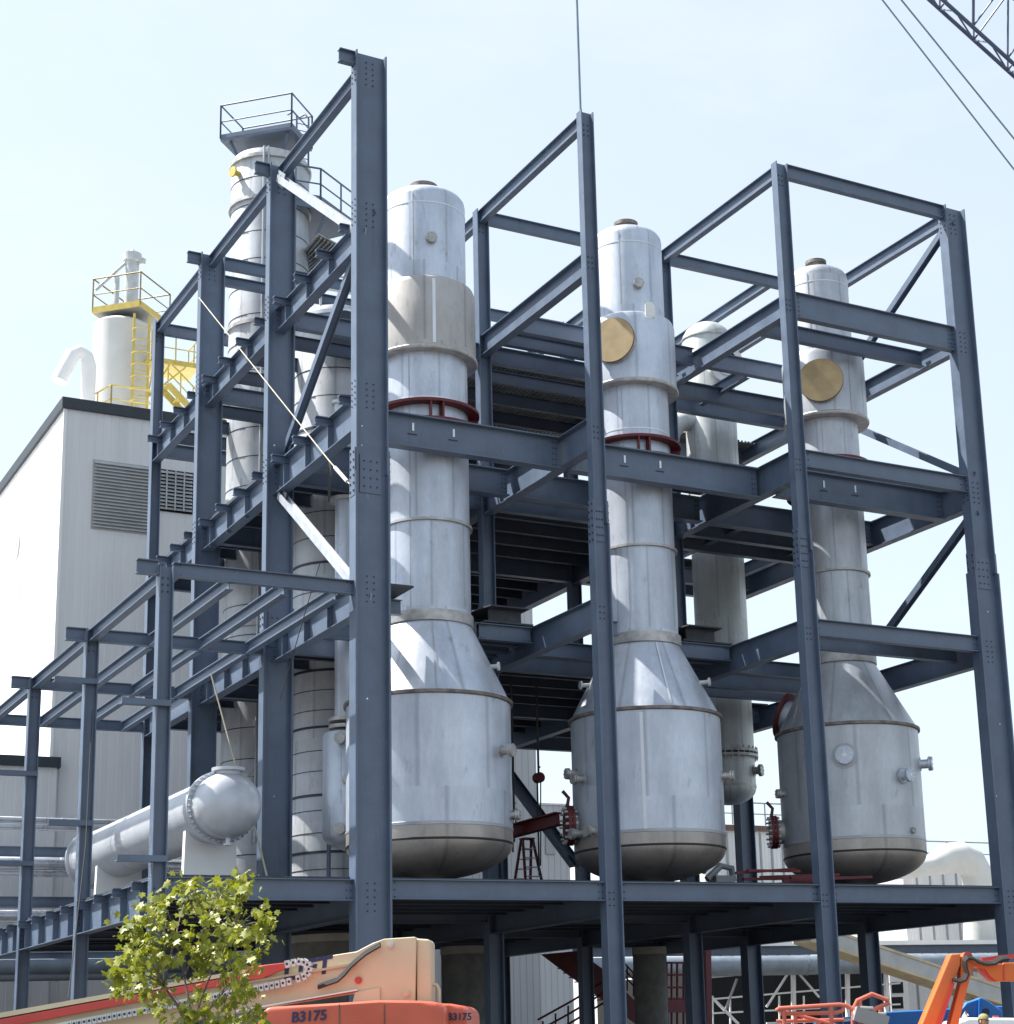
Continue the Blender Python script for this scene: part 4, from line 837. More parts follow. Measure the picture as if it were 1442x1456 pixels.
def hoist(px, v0, v1, vb, Y, label, red=True):
    a = at(px, v0, Y); mid = at(px, v1, Y); b = at(px, vb, Y); t_ = thing('chain_hoist', (mid.x, Y, b.z), label, 'chain hoist')
    mb = MB(); mb.tube([(mid.x, Y, 12.2), (mid.x, Y, mid.z)], .035, 6); mb.tube([(mid.x-.05, Y, mid.z), (mid.x-.06, Y, b.z)], .028, 6); mb.tube([(mid.x+.07, Y, mid.z), (mid.x+.02, Y+.05, b.z+.3)], .02, 6); mb.build('chain', 'rubber', t_)
    mb = MB(); mb.tube([(mid.x, Y-.12, mid.z), (mid.x, Y+.12, mid.z)], .16, 16); mb.tube([(mid.x, Y, mid.z+.15), (mid.x, Y, mid.z+.3), (mid.x+.06, Y, mid.z+.34)], .03, 6); mb.build('hoist_body', 'red' if red else 'grey', t_)
hoist(766, 1080, 1106, 1245, 8.0, 'chain hoist with round red body hanging right of the stepladder')
hoist(731, 1080, 1158, 1212, 7.2, 'grey chain hoist hanging close beside the left vessel drum', False)
pile = thing('steel_pile', at(1060, 1250, 1.2), 'loose pile of dark red steel bars on the deck between middle and right vessels', 'steel pile')
for k in range(9):
    x0 = 11.3+random.random()*2.0; y0 = .9+random.random()*1.2; L_ = 1.6+random.random()*1.2; a = random.uniform(-.25, .25); zz = 5.52+.045*k; mb = MB()
    mb.bar((x0, y0, zz+.02*random.random()), (x0+L_*math.cos(a), y0+L_*math.sin(a), zz+random.uniform(-.02, .14)), .10, .07); mb.build('bar', 'red', pile)
tool = at(1025, 1236, 4.6); mb = MB(); mb.tube([tool+V((-.5,0,-.3)), tool+V((0,0,.1)), tool+V((.45,.1,.05)), tool+V((.5,.1,-.35))], .10, 10); mb.tube([tool+V((-.7,-.1,-.1)), tool+V((-.2,0,.35))], .09, 8); mb.box(tuple(tool+V((-.3,-.2,-.55))), tuple(tool+V((.35,.2,-.2)))); tag(mb.build('tool_bundle', 'grey'), 'jumble of grey fittings on the deck at the foot of the middle vessel', 'fittings')

# ------------------------------------------------------------------ UNDER THE DECK
for (px, Y, r, lab) in ((659, 13.06, .70, 'broad dark round concrete pier under the deck, left of the second front column'), (925, 14.3, .58, 'dark round concrete pier under the deck between the second and third front columns')):
    c = at(px, 1400, Y); t_ = thing('concrete_pier', (c.x, Y, 0), lab, 'pier'); mb = MB(); mb.lathe([(r, 0), (r, 4.3)], c.x, Y, 40); mb.build('shaft', 'conc', t_)
    mb = MB(); mb.lathe([(r+.02, 4.305), (r+.02, 4.55)], c.x, Y, 40); mb.build('cap', 'conc_l', t_)
YT = 17.5; sr = thing('red_stair', at(840, 1500, YT), 'dark red steel stair with landing and railings under the deck', 'stair')
def q3(u, v, y=YT): return at(u, v, y)
mb = MB(); mb.poly([q3(770, 1357), q3(822, 1352), q3(860, 1380), q3(905, 1425), q3(905, 1456), q3(815, 1391)], (0, .06, 0)); mb.build('stringer', 'red', sr)
mb = MB(); mb.poly([q3(770, 1357, YT+1.2), q3(822, 1352, YT+1.2), q3(905, 1425, YT+1.2), q3(905, 1456, YT+1.2), q3(815, 1391, YT+1.2)], (0, .06, 0)); mb.build('stringer', 'red', sr)
mb = MB()
for k in range(12): p_ = q3(815+8*k, 1375+6.5*k); mb.box((p_.x, YT+.07, p_.z-.02), (p_.x+.26, YT+1.19, p_.z+.02))
mb.build('treads', 'red', sr)
mb = MB()
for dv in (0, 9, 18): mb.tube([q3(860, 1340+dv), q3(905, 1388+dv)], .03, 6)
for k in range(5): mb.tube([q3(865+9*k, 1345+9*k), q3(865+9*k, 1385+8*k)], .03, 6)
mb.build('stair_rail', 'red', sr)
mb = MB()
for dv in (0, 16, 30): mb.tube([q3(765, 1458-8+dv), q3(812, 1424+dv), q3(860, 1395+dv)], .04, 6)
for k in range(5): mb.tube([q3(772+18*k, 1452-11*k), q3(772+18*k, 1490)], .035, 6)
mb.build('hand_rail', 'red', sr)
mb = MB()
for u in (948, 955, 963, 972): mb.tube([q3(u, 1368, 19), q3(u, 1470, 19)], .045, 6)
for v_ in (1369, 1386, 1404, 1420): mb.tube([q3(946, v_, 19), q3(975, v_, 19)], .045, 6)
mb.poly([q3(946, 1422, 18.9), q3(976, 1422, 18.9), q3(976, 1440, 18.9), q3(946, 1440, 18.9)], (0, .08, 0)); mb.bar(q3(1005, 1350, 19), q3(1007, 1475, 19), .25, .25, (0,1,0)); mb.build('landing_frame', 'red', sr)

# ------------------------------------------------------------------ BACKGROUND AT RIGHT
def bgbox(name, u0, u1, vt, Y, depth, mt, label, cat='building', vb=None, roof=None, seams=0, rh=.35):
    a, b = at(u0, vt, Y), at(u1, vt, Y); zt = a.z; zb = 0 if vb is None else at(u0, vb, Y).z
    t_ = thing(name, (a.x, Y, zb), label, cat); mb = MB(); mb.box((a.x, Y, zb), (b.x, Y+depth, zt)); mb.build('wall', mt, t_)
    if roof: mb = MB(); mb.box((a.x-.2, Y-.2, zt+.002), (b.x+.2, Y+depth+.2, zt+rh)); mb.build('roof', roof, t_)
    if seams:
        mb = MB()
        for k in range(1, seams): xx = a.x+(b.x-a.x)*k/seams; mb.box((xx-.07, Y-.05, zb), (xx+.07, Y-.004, zt-.1))
        mb.build('panel_seam', 'grey', t_)
    return t_
h1 = bgbox('back_hall', 1000, 1142, 1180, 52, 20, 'wall_x', 'pale panelled hall with brownish roof edge, seen between middle and right vessels', roof='rust', seams=9)
mb = MB(); railing(mb, [(at(1000, 1160, 52).x, 52.5), (at(1140, 1160, 52).x, 52.5)], at(1060, 1178, 52).z+.3, 1.4, .05, toe=False, gap=3); mb.build('roof_rail', 'grey', h1)
h2 = bgbox('back_plant', 1283, 1500, 1232, 50, 18, 'wall_x', 'pale grey block with dark upright seams behind the far right column', roof='fascia', seams=12, rh=.12)
mb = MB(); railing(mb, [(at(1290, 1220, 50).x, 50.5), (at(1480, 1220, 50).x, 50.5)], at(1330, 1231, 50).z+.1, 1.55, .045, toe=False, gap=3.4); mb.build('roof_rail', 'grey', h2)
mb = MB(); mb.tube([at(1200, 1243, 46), at(1290, 1236, 46), at(1322, 1231, 46), at(1345, 1221, 46), at(1365, 1219, 46), at(1381, 1228, 46), at(1389, 1243, 46), at(1391, 1262, 46), at(1392, 1345, 46)], [.55, .58, .62, .95, 1.0, 1.0, 1.0, .95, .95], 24)
tag(mb.build('exhaust_duct', 'duct_w'), 'thick white duct bending over and down beside the far right column', 'duct')
yb = 40
mb = MB(); c = at(1100, 1373, yb); mb.tube([(c.x-14, yb, c.z), (c.x+48, yb, c.z)], .52, 24); 
for k in range(8): mb.tube([(c.x-12+k*7, yb, c.z), (c.x-11.8+k*7, yb, c.z)], .55, 24)
tag(mb.build('trestle_pipe', 'pipe_g'), 'very thick grey pipe running level on the white trestle behind the deck', 'pipe')
tr = thing('pipe_trestle', (c.x, yb+1, 0), 'white latticed pipe trestle in front of a dark opening at lower right', 'trestle')
def tb(u0, v0, u1, v1, w, nm='member', mt='white', y=yb+.9): mb = MB(); mb.bar(at(u0, v0, y), at(u1, v1, y), w, w, (0,1,0)); mb.build(nm, mt, tr)
mb = MB(); z_ = at(1100, 1350, yb).z; mb.ibeam((c.x-14, yb+.9, z_), (c.x+48, yb+.9, z_), .5, .4); mb.build('deck_beam', 'steel', tr)
mb = MB(); z_ = at(1100, 1341, yb).z; mb.box((c.x-14, yb+.4, z_-.12), (c.x+48, yb+2.2, z_+.12)); mb.build('walkway', 'white', tr)
for u in (1128, 1205, 1260, 1330, 1390): tb(u, 1382, u+2, 1560, .2, 'post')
tb(1122, 1382, 1090, 1432, .1, 'brace'); tb(1134, 1382, 1165, 1418, .1, 'brace'); tb(1048, 1392, 1030, 1440, .1, 'brace', 'grey'); tb(1012, 1418, 1050, 1456, .12, 'brace')
for (u0, v0, u1, v1) in ((1008, 1390, 1090, 1383), (1010, 1421, 1280, 1398), (1010, 1441, 1280, 1428), (1090, 1455, 1280, 1448)): tb(u0, v0, u1, v1, .09, 'rail')
for u in (1013, 1038, 1108, 1143, 1240): tb(u, 1416, u+1, 1470, .08, 'rail_post')
dh = bgbox('hall_opening_shade', 1000, 1262, 1384, 44, 12, 'black', 'black box for the shaded opening of a hall behind the white trestle', 'shed')  # solid black box painted in for a hall's shaded opening
sh_ = bgbox('grey_shed', 1262, 1420, 1378, 46, 8, 'wall_x', 'pale grey shed with a white framed dark door, left of the orange lift arm', 'shed', seams=4)
mb = MB(); a, b = at(1263, 1384, 46), at(1293, 1442, 46); mb.box((a.x, 45.9, b.z), (b.x, 45.99, a.z)); fr = mb.build('door_frame', 'white', sh_)
mb = MB(); a, b = at(1266, 1397, 46), at(1283, 1412, 46); mb.box((a.x, 45.86, b.z), (b.x, 45.895, a.z)); a, b = at(1266, 1418, 46), at(1283, 1434, 46); mb.box((a.x, 45.86, b.z), (b.x, 45.895, a.z)); mb.build('pane', 'black', fr)
ga = thing('inclined_gallery', at(1180, 1340, 36), 'beige inclined conveyor gallery sloping down to the right under the deck', 'conveyor')
a, b = at(1140, 1326, 36), at(1460, 1432, 36); mb = MB(); mb.bar(a, b, 1.6, .75); mb.build('housing', 'louver', ga)
for dz in (.42, -.45): mb = MB(); mb.bar(a+UP*dz, b+UP*dz, 1.7, .14); mb.build('edge_beam', 'beige', ga)
for f_ in (.3, .75): p_ = a.lerp(b, f_); mb = MB(); mb.bar((p_.x, p_.y, 0), (p_.x, p_.y, p_.z-.55), .3, .3); mb.build('leg', 'beige', ga)
# blue machine
bl = thing('blue_crane_truck', hp(1300, 1500, 66), 'bright blue machine body with rounded lugs parked behind the right columns', 'machine')
def vprism(pts, dist, th, nm, mt, par, bevel=0): mb = MB(); mb.poly([hp(u, v, dist) for u, v in pts], DH*th); return mb.build(nm, mt, par, bevel)
vprism([(1165, 1452), (1255, 1439), (1430, 1430), (1430, 1540), (1165, 1540)], 66, 2.4, 'body', 'blue', bl, .08)
vprism([(1362, 1446), (1366, 1436), (1374, 1426), (1386, 1422), (1396, 1418), (1404, 1422), (1425, 1437), (1425, 1455)], 64.6, .7, 'lug', 'blue', bl, .06)
vprism([(1392, 1450), (1393, 1420), (1396, 1419), (1397, 1450)], 64.4, .9, 'lug_rib', 'blue', bl)
mb = MB(); mb.disc(hp(1402, 1439, 64.55), -DH, .13, .05, 20); mb.build('pin', 'navy', bl)
vprism([(1200, 1449), (1256, 1443), (1256, 1447), (1200, 1453)], 65.9, .08, 'stripe', 'white', bl)

# ------------------------------------------------------------------ CREAM AND ORANGE BOOM LIFT (foreground)
D0 = 21.0; bo = thing('boom_lift', hp(520, 1640, D0), 'cream boom lift with orange hood, its long boom lowered to the left', 'boom lift')
hd = vprism([(362, 1600), (366, 1446), (380, 1432), (480, 1426), (540, 1422), (600, 1423), (622, 1425), (632, 1434), (636, 1600)], D0-1.0, 2.3, 'hood', 'orange', bo, .09)
mb = MB()
for u in (482, 546): mb.poly([hp(u, 1428, D0-1.004), hp(u+1.6, 1428, D0-1.004), hp(u+1.6, 1560, D0-1.004), hp(u, 1560, D0-1.004)], -DH*.003)
mb.build('hood_seam', 'rust', hd)
vprism([(622, 1600), (622, 1427), (640, 1427), (656, 1430), (664, 1438), (671, 1600)], D0-.55, 1.6, 'hood_corner', 'orange', bo, .07)
text('fleet_number', 'B3175', .155, hp(439, 1445.5, D0-1.012), RH+UP*.04, UP, 'navy', hd, shear=.1, bold=.004); text('fleet_number', 'B3175', .11, hp(653.5, 1446, D0-.564), RH-UP*.03, UP, 'navy', hd, bold=.003)
bm_ = vprism([(-70, 1454), (432, 1364.5), (507, 1353), (530, 1341), (546, 1335), (590, 1332), (592, 1334.5), (590, 1427), (500, 1427), (508, 1409), (-70, 1506)], D0+.15, .55, 'boom', 'cream', bo, .018)
vprism([(592.5, 1334.5), (609, 1335.5), (612.5, 1340), (613, 1427), (592.5, 1427)], D0+.2, .45, 'rear_panel', 'cream', bo, .03)
mb = MB(); mb.tube([hp(613, 1400, D0+.4), hp(621, 1401, D0+.4), hp(624, 1407, D0+.4), hp(624, 1430, D0+.4)], .022, 8); mb.build('grab_handle', 'cream', bo)
vprism([(-70, 1462), (350, 1385), (352, 1375), (407, 1368.5), (407.5, 1376), (372, 1391), (352, 1394), (-70, 1476)], D0+.04, .10, 'red_rail', 'redpaint', bm_, .012)
vprism([(-70, 1452.5), (348, 1378.5), (348, 1384), (-70, 1460)], D0+.03, .12, 'top_tray', 'cream', bm_)
vprism([(335, 1398), (505, 1369), (506, 1372), (335, 1401.5)], D0+.11, .035, 'lower_flange', 'beige', bm_)
vprism([(335, 1436.5), (508, 1406.5), (508, 1408.5), (335, 1439)], D0+.08, .06, 'edge_highlight', 'white', bm_)  # white strip paints the highlight along the boom's lower edge
ch = [(409, 1371), (418, 1369), (426, 1367.5), (433, 1368.5), (438, 1372), (440, 1378), (438, 1384), (433, 1388.5), (425, 1392), (412, 1396), (395, 1400), (365, 1406), (300, 1418.5), (200, 1438), (100, 1457), (40, 1469)]
mb = MB(); pts = [hp(u, v, D0+.02) for u, v in ch]; acc = []
for a, b in zip(pts, pts[1:]):
    n_ = max(1, int((b-a).length/.058)); acc += [(a.lerp(b, k/n_), (b-a).normalized()) for k in range(n_)]
for p_, t_ in acc:
    s_ = t_.cross(DH); mb.obox(p_, t_*.025, s_*.042, DH*.05, 0); mb.tube([p_-DH*.052, p_-DH*.049], .017, 6, 1, smooth=False)
mb.build('energy_chain', ['galv', 'steel_dark'], bm_)
sl_ = (hp(460, 1364, D0)-hp(380, 1378.5, D0)).normalized()
for ch_, u, v in (('L', 409, 1383.5), ('I', 425, 1380.5), ('F', 440, 1377.5), ('T', 459, 1374)): text('boom_lettering', ch_, .27, hp(u, v, D0+.146), sl_, UP, 'navy', bm_, shear=.25, bold=.012)
mb = MB()
for k in range(3): mb.tube([hp(u, v+k*2.2, D0+.08-.015*k) for u, v in ((452, 1401), (468, 1395), (480, 1391), (490, 1382), (499, 1371), (508, 1363), (520, 1353), (530, 1347), (541, 1341))], .016, 8)
mb.build('hose', 'rubber', bm_)
for (u, v, r, mt) in ((556, 1343.5, .038, 'galv'), (510, 1394, .042, 'redpaint'), (578.5, 1413, .042, 'beige')): mb = MB(); mb.disc(hp(u, v, D0+.15), -DH, r, .035, 20); mb.disc(hp(u, v, D0+.113), -DH, r*.45, .012, 12); mb.build('pivot_pin', mt, bm_)
vprism([(505, 1411), (540, 1404), (540, 1427), (501, 1427)], D0+.12, .02, 'pivot_cheek', 'cream', bm_)
mb = MB(); cb_ = hp(520, 1600, D0+.2); cb_.z = 0
for s in (-1, 1):
    for q in (-1, 1): c = cb_+RH*1.0*s+DH*.9*q; mb.tube([c+UP*.45-DH*.16, c+UP*.45+DH*.16], .45, 24)
mb.build('wheels', 'rubber', bo); mb = MB(); mb.obox(cb_+UP*.7, RH*1.4, DH*.8, UP*.2); mb.build('chassis', 'grey', bo)

# ------------------------------------------------------------------ ORANGE LIFT ARM AND BASKET AT RIGHT
D1 = 23.0; al = thing('articulated_lift', hp(1330, 1640, D1), 'bright orange folding lift arm with black hoses in front of the far right column', 'lift')
vprism([(1255, 1590), (1352, 1356.5), (1366, 1356), (1366, 1372), (1283, 1590)], D1, .34, 'lower_arm', 'orange2', al, .02)
vprism([(1286, 1590), (1352, 1398), (1358, 1398), (1296, 1590)], D1-.02, .2, 'arm_groove', 'redpaint', al)
vprism([(1316, 1590), (1366, 1398), (1366, 1362), (1371, 1355), (1376, 1353), (1381, 1358), (1387, 1369), (1384, 1378), (1379, 1394), (1330, 1590)], D1+.02, .3, 'link_arm', 'orange2', al, .02)
vprism([(1383, 1367), (1398, 1369), (1426, 1371), (1427, 1369), (1500, 1367), (1500, 1395), (1428, 1395), (1418, 1395.5), (1408, 1388), (1402, 1379), (1386, 1374)], D1+.03, .28, 'jib', 'orange2', al, .02)
vprism([(1426, 1371), (1428, 1371), (1428.5, 1395), (1426.5, 1395)], D1+.02, .3, 'jib_collar', 'redpaint', al)
vprism([(1388, 1373), (1402, 1378), (1410, 1389), (1418, 1396), (1408, 1394), (1398, 1384)], D1+.06, .2, 'jib_cylinder', 'redpaint', al)
vprism([(1396, 1362), (1424, 1358), (1500, 1352), (1500, 1357), (1424, 1364), (1398, 1367)], D1+.1, .15, 'top_link', 'redpaint', al)
mb = MB()
for k in range(3):
    mb.tube([hp(u+k*1.6, v+k*1.2, D1-.03-.02*k) for u, v in ((1354, 1392), (1362, 1394), (1370, 1391), (1374, 1383), (1371, 1374), (1370, 1365), (1374, 1360), (1381, 1361), (1389, 1366), (1400, 1369), (1412, 1368), (1422, 1362), (1432, 1361))], .020, 8)
mb.build('hose', 'rubber', al)
mb = MB(); mb.disc(hp(1376, 1360, D1+.01), -DH, .06, .03, 20); mb.build('knuckle_pin', 'redpaint', al)
ar = hp(1280, 1590, D1); mb = MB(); ar.z = .75; mb.obox(ar+RH*.2+UP*.2, RH*1.3, DH*.7, UP*.5); mb.build('base', 'orange2', al)
DB = 29.0; bk = thing('lift_basket', hp(1180, 1560, DB), 'salmon tubular work basket with grey control box, before the third front column', 'basket')
def tb2(pts, r, nm, d=0, mt='salmon'): mb = MB(); mb.tube([hp(u, v, DB+d) for u, v in pts], r, 10); return mb.build(nm, mt, bk)
rail = [(1104, 1437), (1108, 1434), (1194, 1428.5), (1204, 1430), (1214, 1436), (1222, 1438)]
tb2(rail, .036, 'top_rail'); tb2([(1110, 1441.5), (1190, 1440), (1198, 1437), (1200, 1431)], .034, 'top_rail', .02)
tb2([(1106, 1436), (1128, 1442), (1180, 1455), (1196, 1462)], .03, 'diagonal', .9)
tb2([(1213, 1458), (1214, 1434), (1219, 1423), (1240, 1413.5), (1262, 1422), (1264, 1426), (1246, 1434), (1241, 1441)], .036, 'hoop', .1)
for u, v0, d in ((1115, 1436, 0), (1131, 1441, .9), (1182, 1430, 0), (1223, 1420, .1), (1252, 1431, .3), (1165, 1452, .9)): tb2([(u, v0), (u+1, 1475), (u+1, 1540)], .034, 'post', d)
tb2([(1104, 1452), (1200, 1450)], .03, 'mid_rail', 1.0); tb2([(1100, 1500), (1230, 1496)], .03, 'mid_rail')
mb = MB(); c = hp(1238, 1448, DB-.1); ax = (RH*.8-UP*.28).normalized(); ay = ax.cross(DH); mb.obox(c, ax*.27, ay*.11, DH*.16); mb.tube([c+ay*.11-ax*.2, c+ay*.16], .03, 8); mb.tube([c+ay*.1+ax*.1, c+ay*.14+ax*.22], .03, 8); mb.build('control_box', 'grey', bk)
mb = MB(); c = hp(1221, 1441, DB-.05); mb.obox(c, RH*.08, UP*.05, DH*.1); mb.build('lamp_box', 'white', bk)
mb = MB(); c = hp(1170, 1545, DB+.5); mb.obox(c, RH*.75, UP*.04, DH*.55); mb.build('floor', 'salmon', bk)
c.z /= 2; mb = MB(); mb.bar((c.x, c.y, 0), (c.x, c.y, c.z*2), .4, .4); mb.build('mast', 'grey', bk)

# ------------------------------------------------------------------ WORKER AND WHITE PICKUP
DW = 31.0
hc = hp(1399, 1452, DW)                                   # head centre
M['skin'] = mat('skin', (.42, .25, .17), .55, 0, .08, 6); M['cap'] = mat('olive_cap', (.26, .23, .09), .8, 0, .12, 8); M['shirt'] = mat('pale_shirt', (.62, .63, .66), .8, 0, .1, 6); M['denim'] = mat('denim', (.05, .07, .13), .85, 0, .15, 8); M['hair'] = mat('dark_hair', (.03, .02, .015), .6, 0, .1)
ft = V((hc.x, hc.y, 0)); k_ = hc.z/1.62
fd = (RH*.55-DH*.83).normalized(); sd_ = fd.cross(UP).normalized()*-1
def skinned(name, verts, edges, rad, mt, parent, sub=2):
    me = bpy.data.meshes.new('t'); me.from_pydata([ft+sd_*x*k_+fd*y*k_+UP*z*k_ for x, y, z in verts], edges, []); o = bpy.data.objects.new('tmp', me); col.objects.link(o)
    md = o.modifiers.new('s', 'SKIN'); sv = me.skin_vertices[0].data
    for i, r in enumerate(rad): sv[i].radius = (r if not isinstance(r, tuple) else r[0], r if not isinstance(r, tuple) else r[1])
    sv[0].use_root = True; m2 = o.modifiers.new('u', 'SUBSURF'); m2.levels = sub; m2.render_levels = sub
    bpy.context.view_layer.update(); m_ = bpy.data.meshes.new_from_object(o.evaluated_get(bpy.context.evaluated_depsgraph_get())); bpy.data.objects.remove(o)
    m_.materials.clear(); m_.materials.append(M[mt]); m_.polygons.foreach_set('use_smooth', [True]*len(m_.polygons)); off = ROOT[parent.name]; m_.transform(Matrix.Translation(-off))
    o = bpy.data.objects.new(name, m_); col.objects.link(o); o.parent = parent; ROOT[o.name] = off; return o
pn = thing('person', ft, 'person in an olive cap and pale shirt standing before the white pickup at lower right', 'person')
vs = [(0,0,.93),(0,.01,1.12),(0,0,1.32),(0,-.01,1.44),(0,.01,1.52),(.18,0,1.40),(.24,0,1.12),(.22,.10,.88),(-.18,0,1.40),(-.24,0,1.12),(-.22,.10,.88),(.10,0,.86),(.11,.02,.48),(.12,-.02,.09),(.13,.14,.04),(-.10,0,.86),(-.11,.02,.48),(-.12,-.02,.09),(-.13,.14,.04),(.22,.13,.80),(-.22,.13,.80)]
es = [(0,1),(1,2),(2,3),(3,4),(2,5),(5,6),(6,7),(2,8),(8,9),(9,10),(0,11),(11,12),(12,13),(13,14),(0,15),(15,16),(16,17),(17,18),(7,19),(10,20)]
bd_ = skinned('body', vs, es, [(.17,.12),(.16,.11),(.18,.12),.07,.06,.07,.05,.036,.07,.05,.036,.095,.062,.045,.04,.095,.062,.045,.04,.035,.035], 'skin', pn)
skinned('shirt', [(0,0,.95),(0,.01,1.12),(0,0,1.32),(0,-.005,1.42),(.19,0,1.39),(.225,0,1.22),(-.19,0,1.39),(-.225,0,1.22)], [(0,1),(1,2),(2,3),(2,4),(4,5),(2,6),(6,7)], [(.185,.135),(.175,.125),(.195,.135),.085,.085,.075,.085,.075], 'shirt', pn)
skinned('trousers', [(0,0,.95),(.10,0,.84),(.11,.02,.48),(.12,-.02,.10),(-.10,0,.84),(-.11,.02,.48),(-.12,-.02,.10)], [(0,1),(1,2),(2,3),(0,4),(4,5),(5,6)], [(.18,.13),.11,.078,.065,.11,.078,.065], 'denim', pn)
def ball(mb, c, rx, ry, rz, n=14, m=10, z0=-1.0):
    vs = []; fs = []
    for i in range(m+1):
        f = z0+(1-z0)*i/m; rr = math.sqrt(max(0, 1-f*f))
        for j in range(n): a = 2*math.pi*j/n; vs.append(V(c)+sd_*rx*rr*math.cos(a)+fd*ry*rr*math.sin(a)+UP*rz*f)
    for i in range(m):
        for j in range(n): fs.append((i*n+j, i*n+(j+1)%n, (i+1)*n+(j+1)%n, (i+1)*n+j))
    mb.add(vs, fs, 0, True)
mb = MB(); ball(mb, hc, .075, .097, .118); ball(mb, hc+fd*.015-UP*.06, .055, .075, .06); ball(mb, hc+fd*.10-UP*.015, .014, .018, .026)
for q in (-1, 1): ball(mb, hc+sd_*.077*q-UP*.01, .010, .022, .032)
hd_ = mb.build('head', 'skin', pn)
mb = MB()
for q in (-1, 1): ball(mb, hc+sd_*.03*q+fd*.088+UP*.012, .012, .008, .008)
mb.build('eyes', 'hair', hd_); mb = MB(); ball(mb, hc+fd*.088-UP*.058, .024, .008, .006); mb.build('mouth', 'rust', hd_)
mb = MB(); ball(mb, hc-fd*.012+UP*.005, .081, .095, .10, z0=-.55); mb.build('hair', 'hair', pn)
mb = MB(); ball(mb, hc+UP*.035, .088, .106, .095, z0=0.0); c = hc+UP*.042+fd*.09
mb.poly([c+sd_*.075*math.cos(a)+fd*(.085*math.sin(a)) for a in [math.pi*k/8 for k in range(9)]], UP*.008-fd*.003); mb.build('cap', 'cap', pn)
for q in (-1, 1):                                        # hands with fingers
    w0 = ft+(sd_*.22*q+fd*.135)*k_+UP*.80*k_; mb = MB(); ball(mb, w0-UP*.05, .018, .042, .05)
    for j in range(4): o_ = w0-UP*.085+fd*(.03-.02*j); mb.tube([o_, o_-UP*(.045-.006*abs(j-1)), o_-UP*(.075-.008*abs(j-1))-sd_*.012*q], [.009, .008, .006], 6)
    mb.tube([w0-UP*.03+fd*.035, w0-UP*.06+fd*.06, w0-UP*.09+fd*.062], [.011, .009, .007], 6); mb.build('hand', 'skin', bd_)
DV = 36.0
pk = thing('pickup_truck', hp(1420, 1520, DV), 'white vehicle with only its pale roof showing behind the capped worker at lower right', 'vehicle')
def vp2(pts, th, nm, mt, bev=0, d=0): mb = MB(); mb.poly([hp(u, v, DV+d) for u, v in pts], DH*th); return mb.build(nm, mt, pk, bev)
gz = hp(1400, 1449, DV); yg0 = lambda z: 1449+(gz.z-z)*FPX/DV*1.0
vp2([(1354, yg0(1.05)), (1358, 1452), (1372, 1449.5), (1378, 1447), (1440, 1447.5), (1470, 1449), (1500, yg0(1.05))], 1.6, 'cab', 'white', .08)
vp2([(1300, yg0(.45)), (1300, yg0(1.0)), (1354, yg0(1.04)), (1500, yg0(1.04)), (1560, yg0(1.0)), (1560, yg0(.45))], 1.75, 'body', 'white', .08, -.05)
mb = MB()
for u in (1325, 1530):
    for d in (-.06, 1.55): c = hp(u, yg0(.36), DV+d); c.z = .36; mb.tube([c, c+DH*.22], .36, 20)
mb.build('wheels', 'rubber', pk)
mb = MB(); c = hp(1372, 1450, DV+.3); mb.tube([c-UP*.3, c+UP*.06, c+UP*.12+RH*.05], .055, 10, 0); mb.disc(c+UP*.12+RH*.04, RH+UP*.4-DH*.6, .06, .02, 14, 1); mb.build('exhaust_stack', ['galv', 'rubber'], pk)
mb = MB(); mb.obox(hp(1416, 1446.5, DV+.3), RH*.05, DH*.05, UP*.03); mb.build('beacon', 'redpaint', pk)

# ------------------------------------------------------------------ TREE
DT = 15.0; base = hp(268, 1700, DT); base.z = 0
tree = thing('maple_tree', base, 'young tree with loose yellow-green leaf clusters in front of the annex', 'tree')
tips = [(187, 1310), (196, 1325), (186, 1332), (215, 1285), (222, 1303), (232, 1282), (210, 1300), (258, 1260), (275, 1257), (262, 1285), (283, 1270), (312, 1262), (335, 1258), (343, 1252), (345, 1272), (300, 1290), (320, 1285), (335, 1300), (375, 1290), (380, 1310), (368, 1320), (352, 1330), (360, 1352), (340, 1330),
        (300, 1308), (262, 1325), (232, 1335), (285, 1348), (315, 1350), (345, 1365), (175, 1375), (160, 1380), (190, 1365), (200, 1385), (178, 1405), (215, 1372), (240, 1364), (280, 1370), (290, 1360), (325, 1385), (345, 1395), (350, 1410), (285, 1412), (330, 1425), (228, 1402), (262, 1435), (290, 1440), (310, 1448), (205, 1415), (225, 1425), (355, 1442), (370, 1450), (335, 1450), (270, 1455), (210, 1342), (217, 1355), (205, 1355), (318, 1330)]
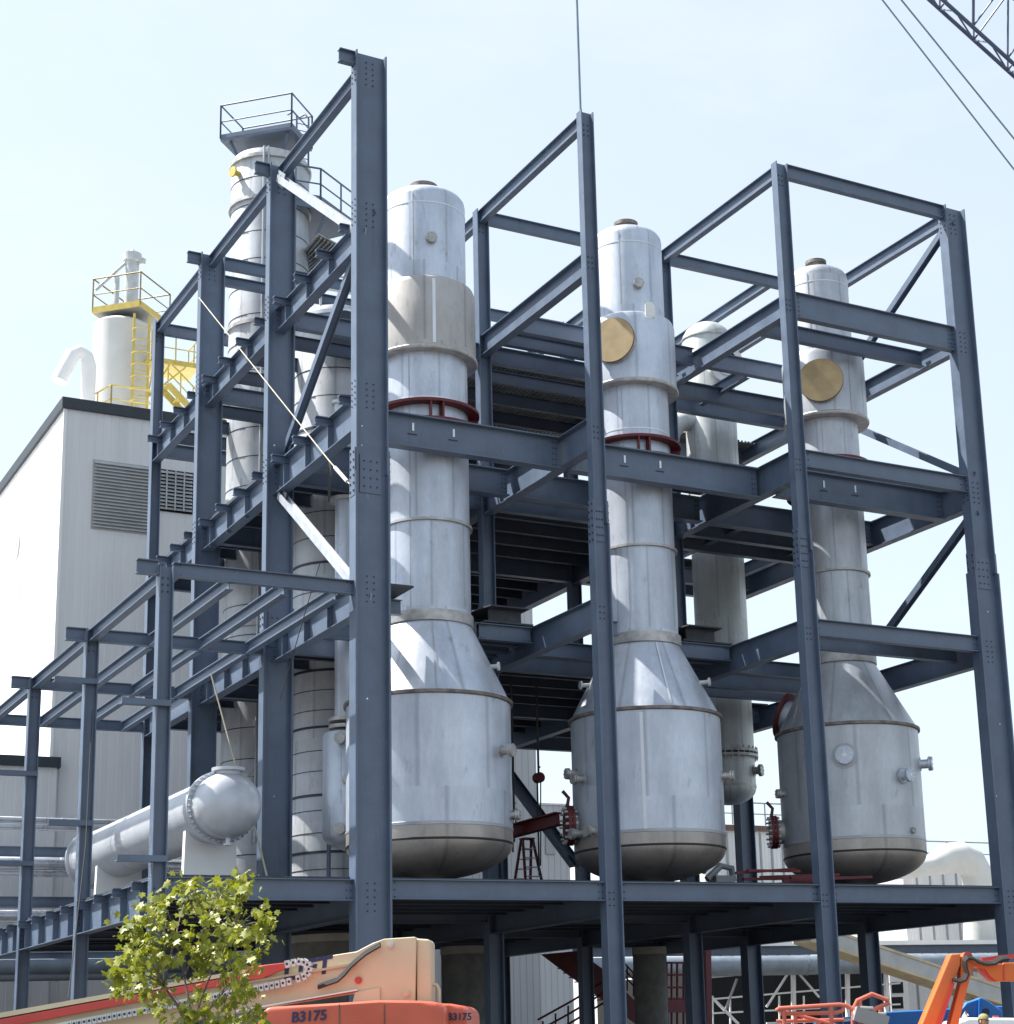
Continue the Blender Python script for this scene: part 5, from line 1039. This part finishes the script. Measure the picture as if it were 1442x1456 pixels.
trunk_top = hp(272, 1480, DT); mb = MB(); mb.tube([base, base.lerp(trunk_top, .5)+RH*.03, trunk_top], [.045, .032, .020], 10); trunk = mb.build('trunk', 'bark', tree)
mids = [(232, 1400), (262, 1390), (300, 1385), (335, 1390), (250, 1330), (290, 1320), (335, 1320)]
mp_ = [hp(u, v, DT+random.uniform(-.15, .15)) for u, v in mids]; mb = MB()
for p_ in mp_[:4]: mb.tube([trunk_top, trunk_top.lerp(p_, .5)+V((random.uniform(-.02, .02), 0, .03)), p_], [.013, .010, .008], 6)
for i_, j_ in ((4, 0), (5, 1), (6, 3), (4, 1), (5, 2)): mb.tube([mp_[j_], mp_[i_]], [.008, .006], 6)
centres = []
for (u, v) in tips:
    c = hp(u, v, DT+random.uniform(-.5, .5)); centres.append(c)
    n_ = min(mp_, key=lambda q_: (q_-c).length+max(0, q_.z-c.z)); mb.tube([n_, n_.lerp(c, .55)+UP*.015, c], [.006, .004, .003], 5)
mb.build('limb', 'bark', tree)
lv = MB(); half = [(0, -.5), (.14, -.32), (.42, -.30), (.30, -.06), (.5, .16), (.22, .16), (.16, .30), (0, .5)]
outline = half+[(-x, y) for x, y in half[-2:0:-1]]
def leaf(c, s):
    n_ = V((random.gauss(-.25, .6), random.gauss(-.25, .6), random.gauss(.55, .5))).normalized(); dn = V((random.gauss(0, .6), random.gauss(0, .6), -1)); t_ = (dn-n_*dn.dot(n_)).normalized(); sd = n_.cross(t_)
    vs = [c+sd*x*s+t_*y*s+n_*(-.30*abs(x)*s*random.uniform(.4, 1.4)-.18*y*y*s) for x, y in outline]; k = len(vs); h_ = 7
    lv.add(vs, [tuple(range(0, h_+1)), tuple([h_]+list(range(h_+1, k))+[0])], 0, False)
for c in centres:
    for k in range(random.randint(21, 28)):
        q_ = c+V((random.gauss(0, .050), random.gauss(0, .06), random.gauss(-.02, .055))); leaf(q_, random.uniform(.058, .102))
for k in range(14): c = random.choice(centres); leaf(c+V((random.gauss(0, .13), random.gauss(0, .13), random.gauss(0, .11))), random.uniform(.05, .085))
lv.build('crown', 'leaf', tree, fixn=False)
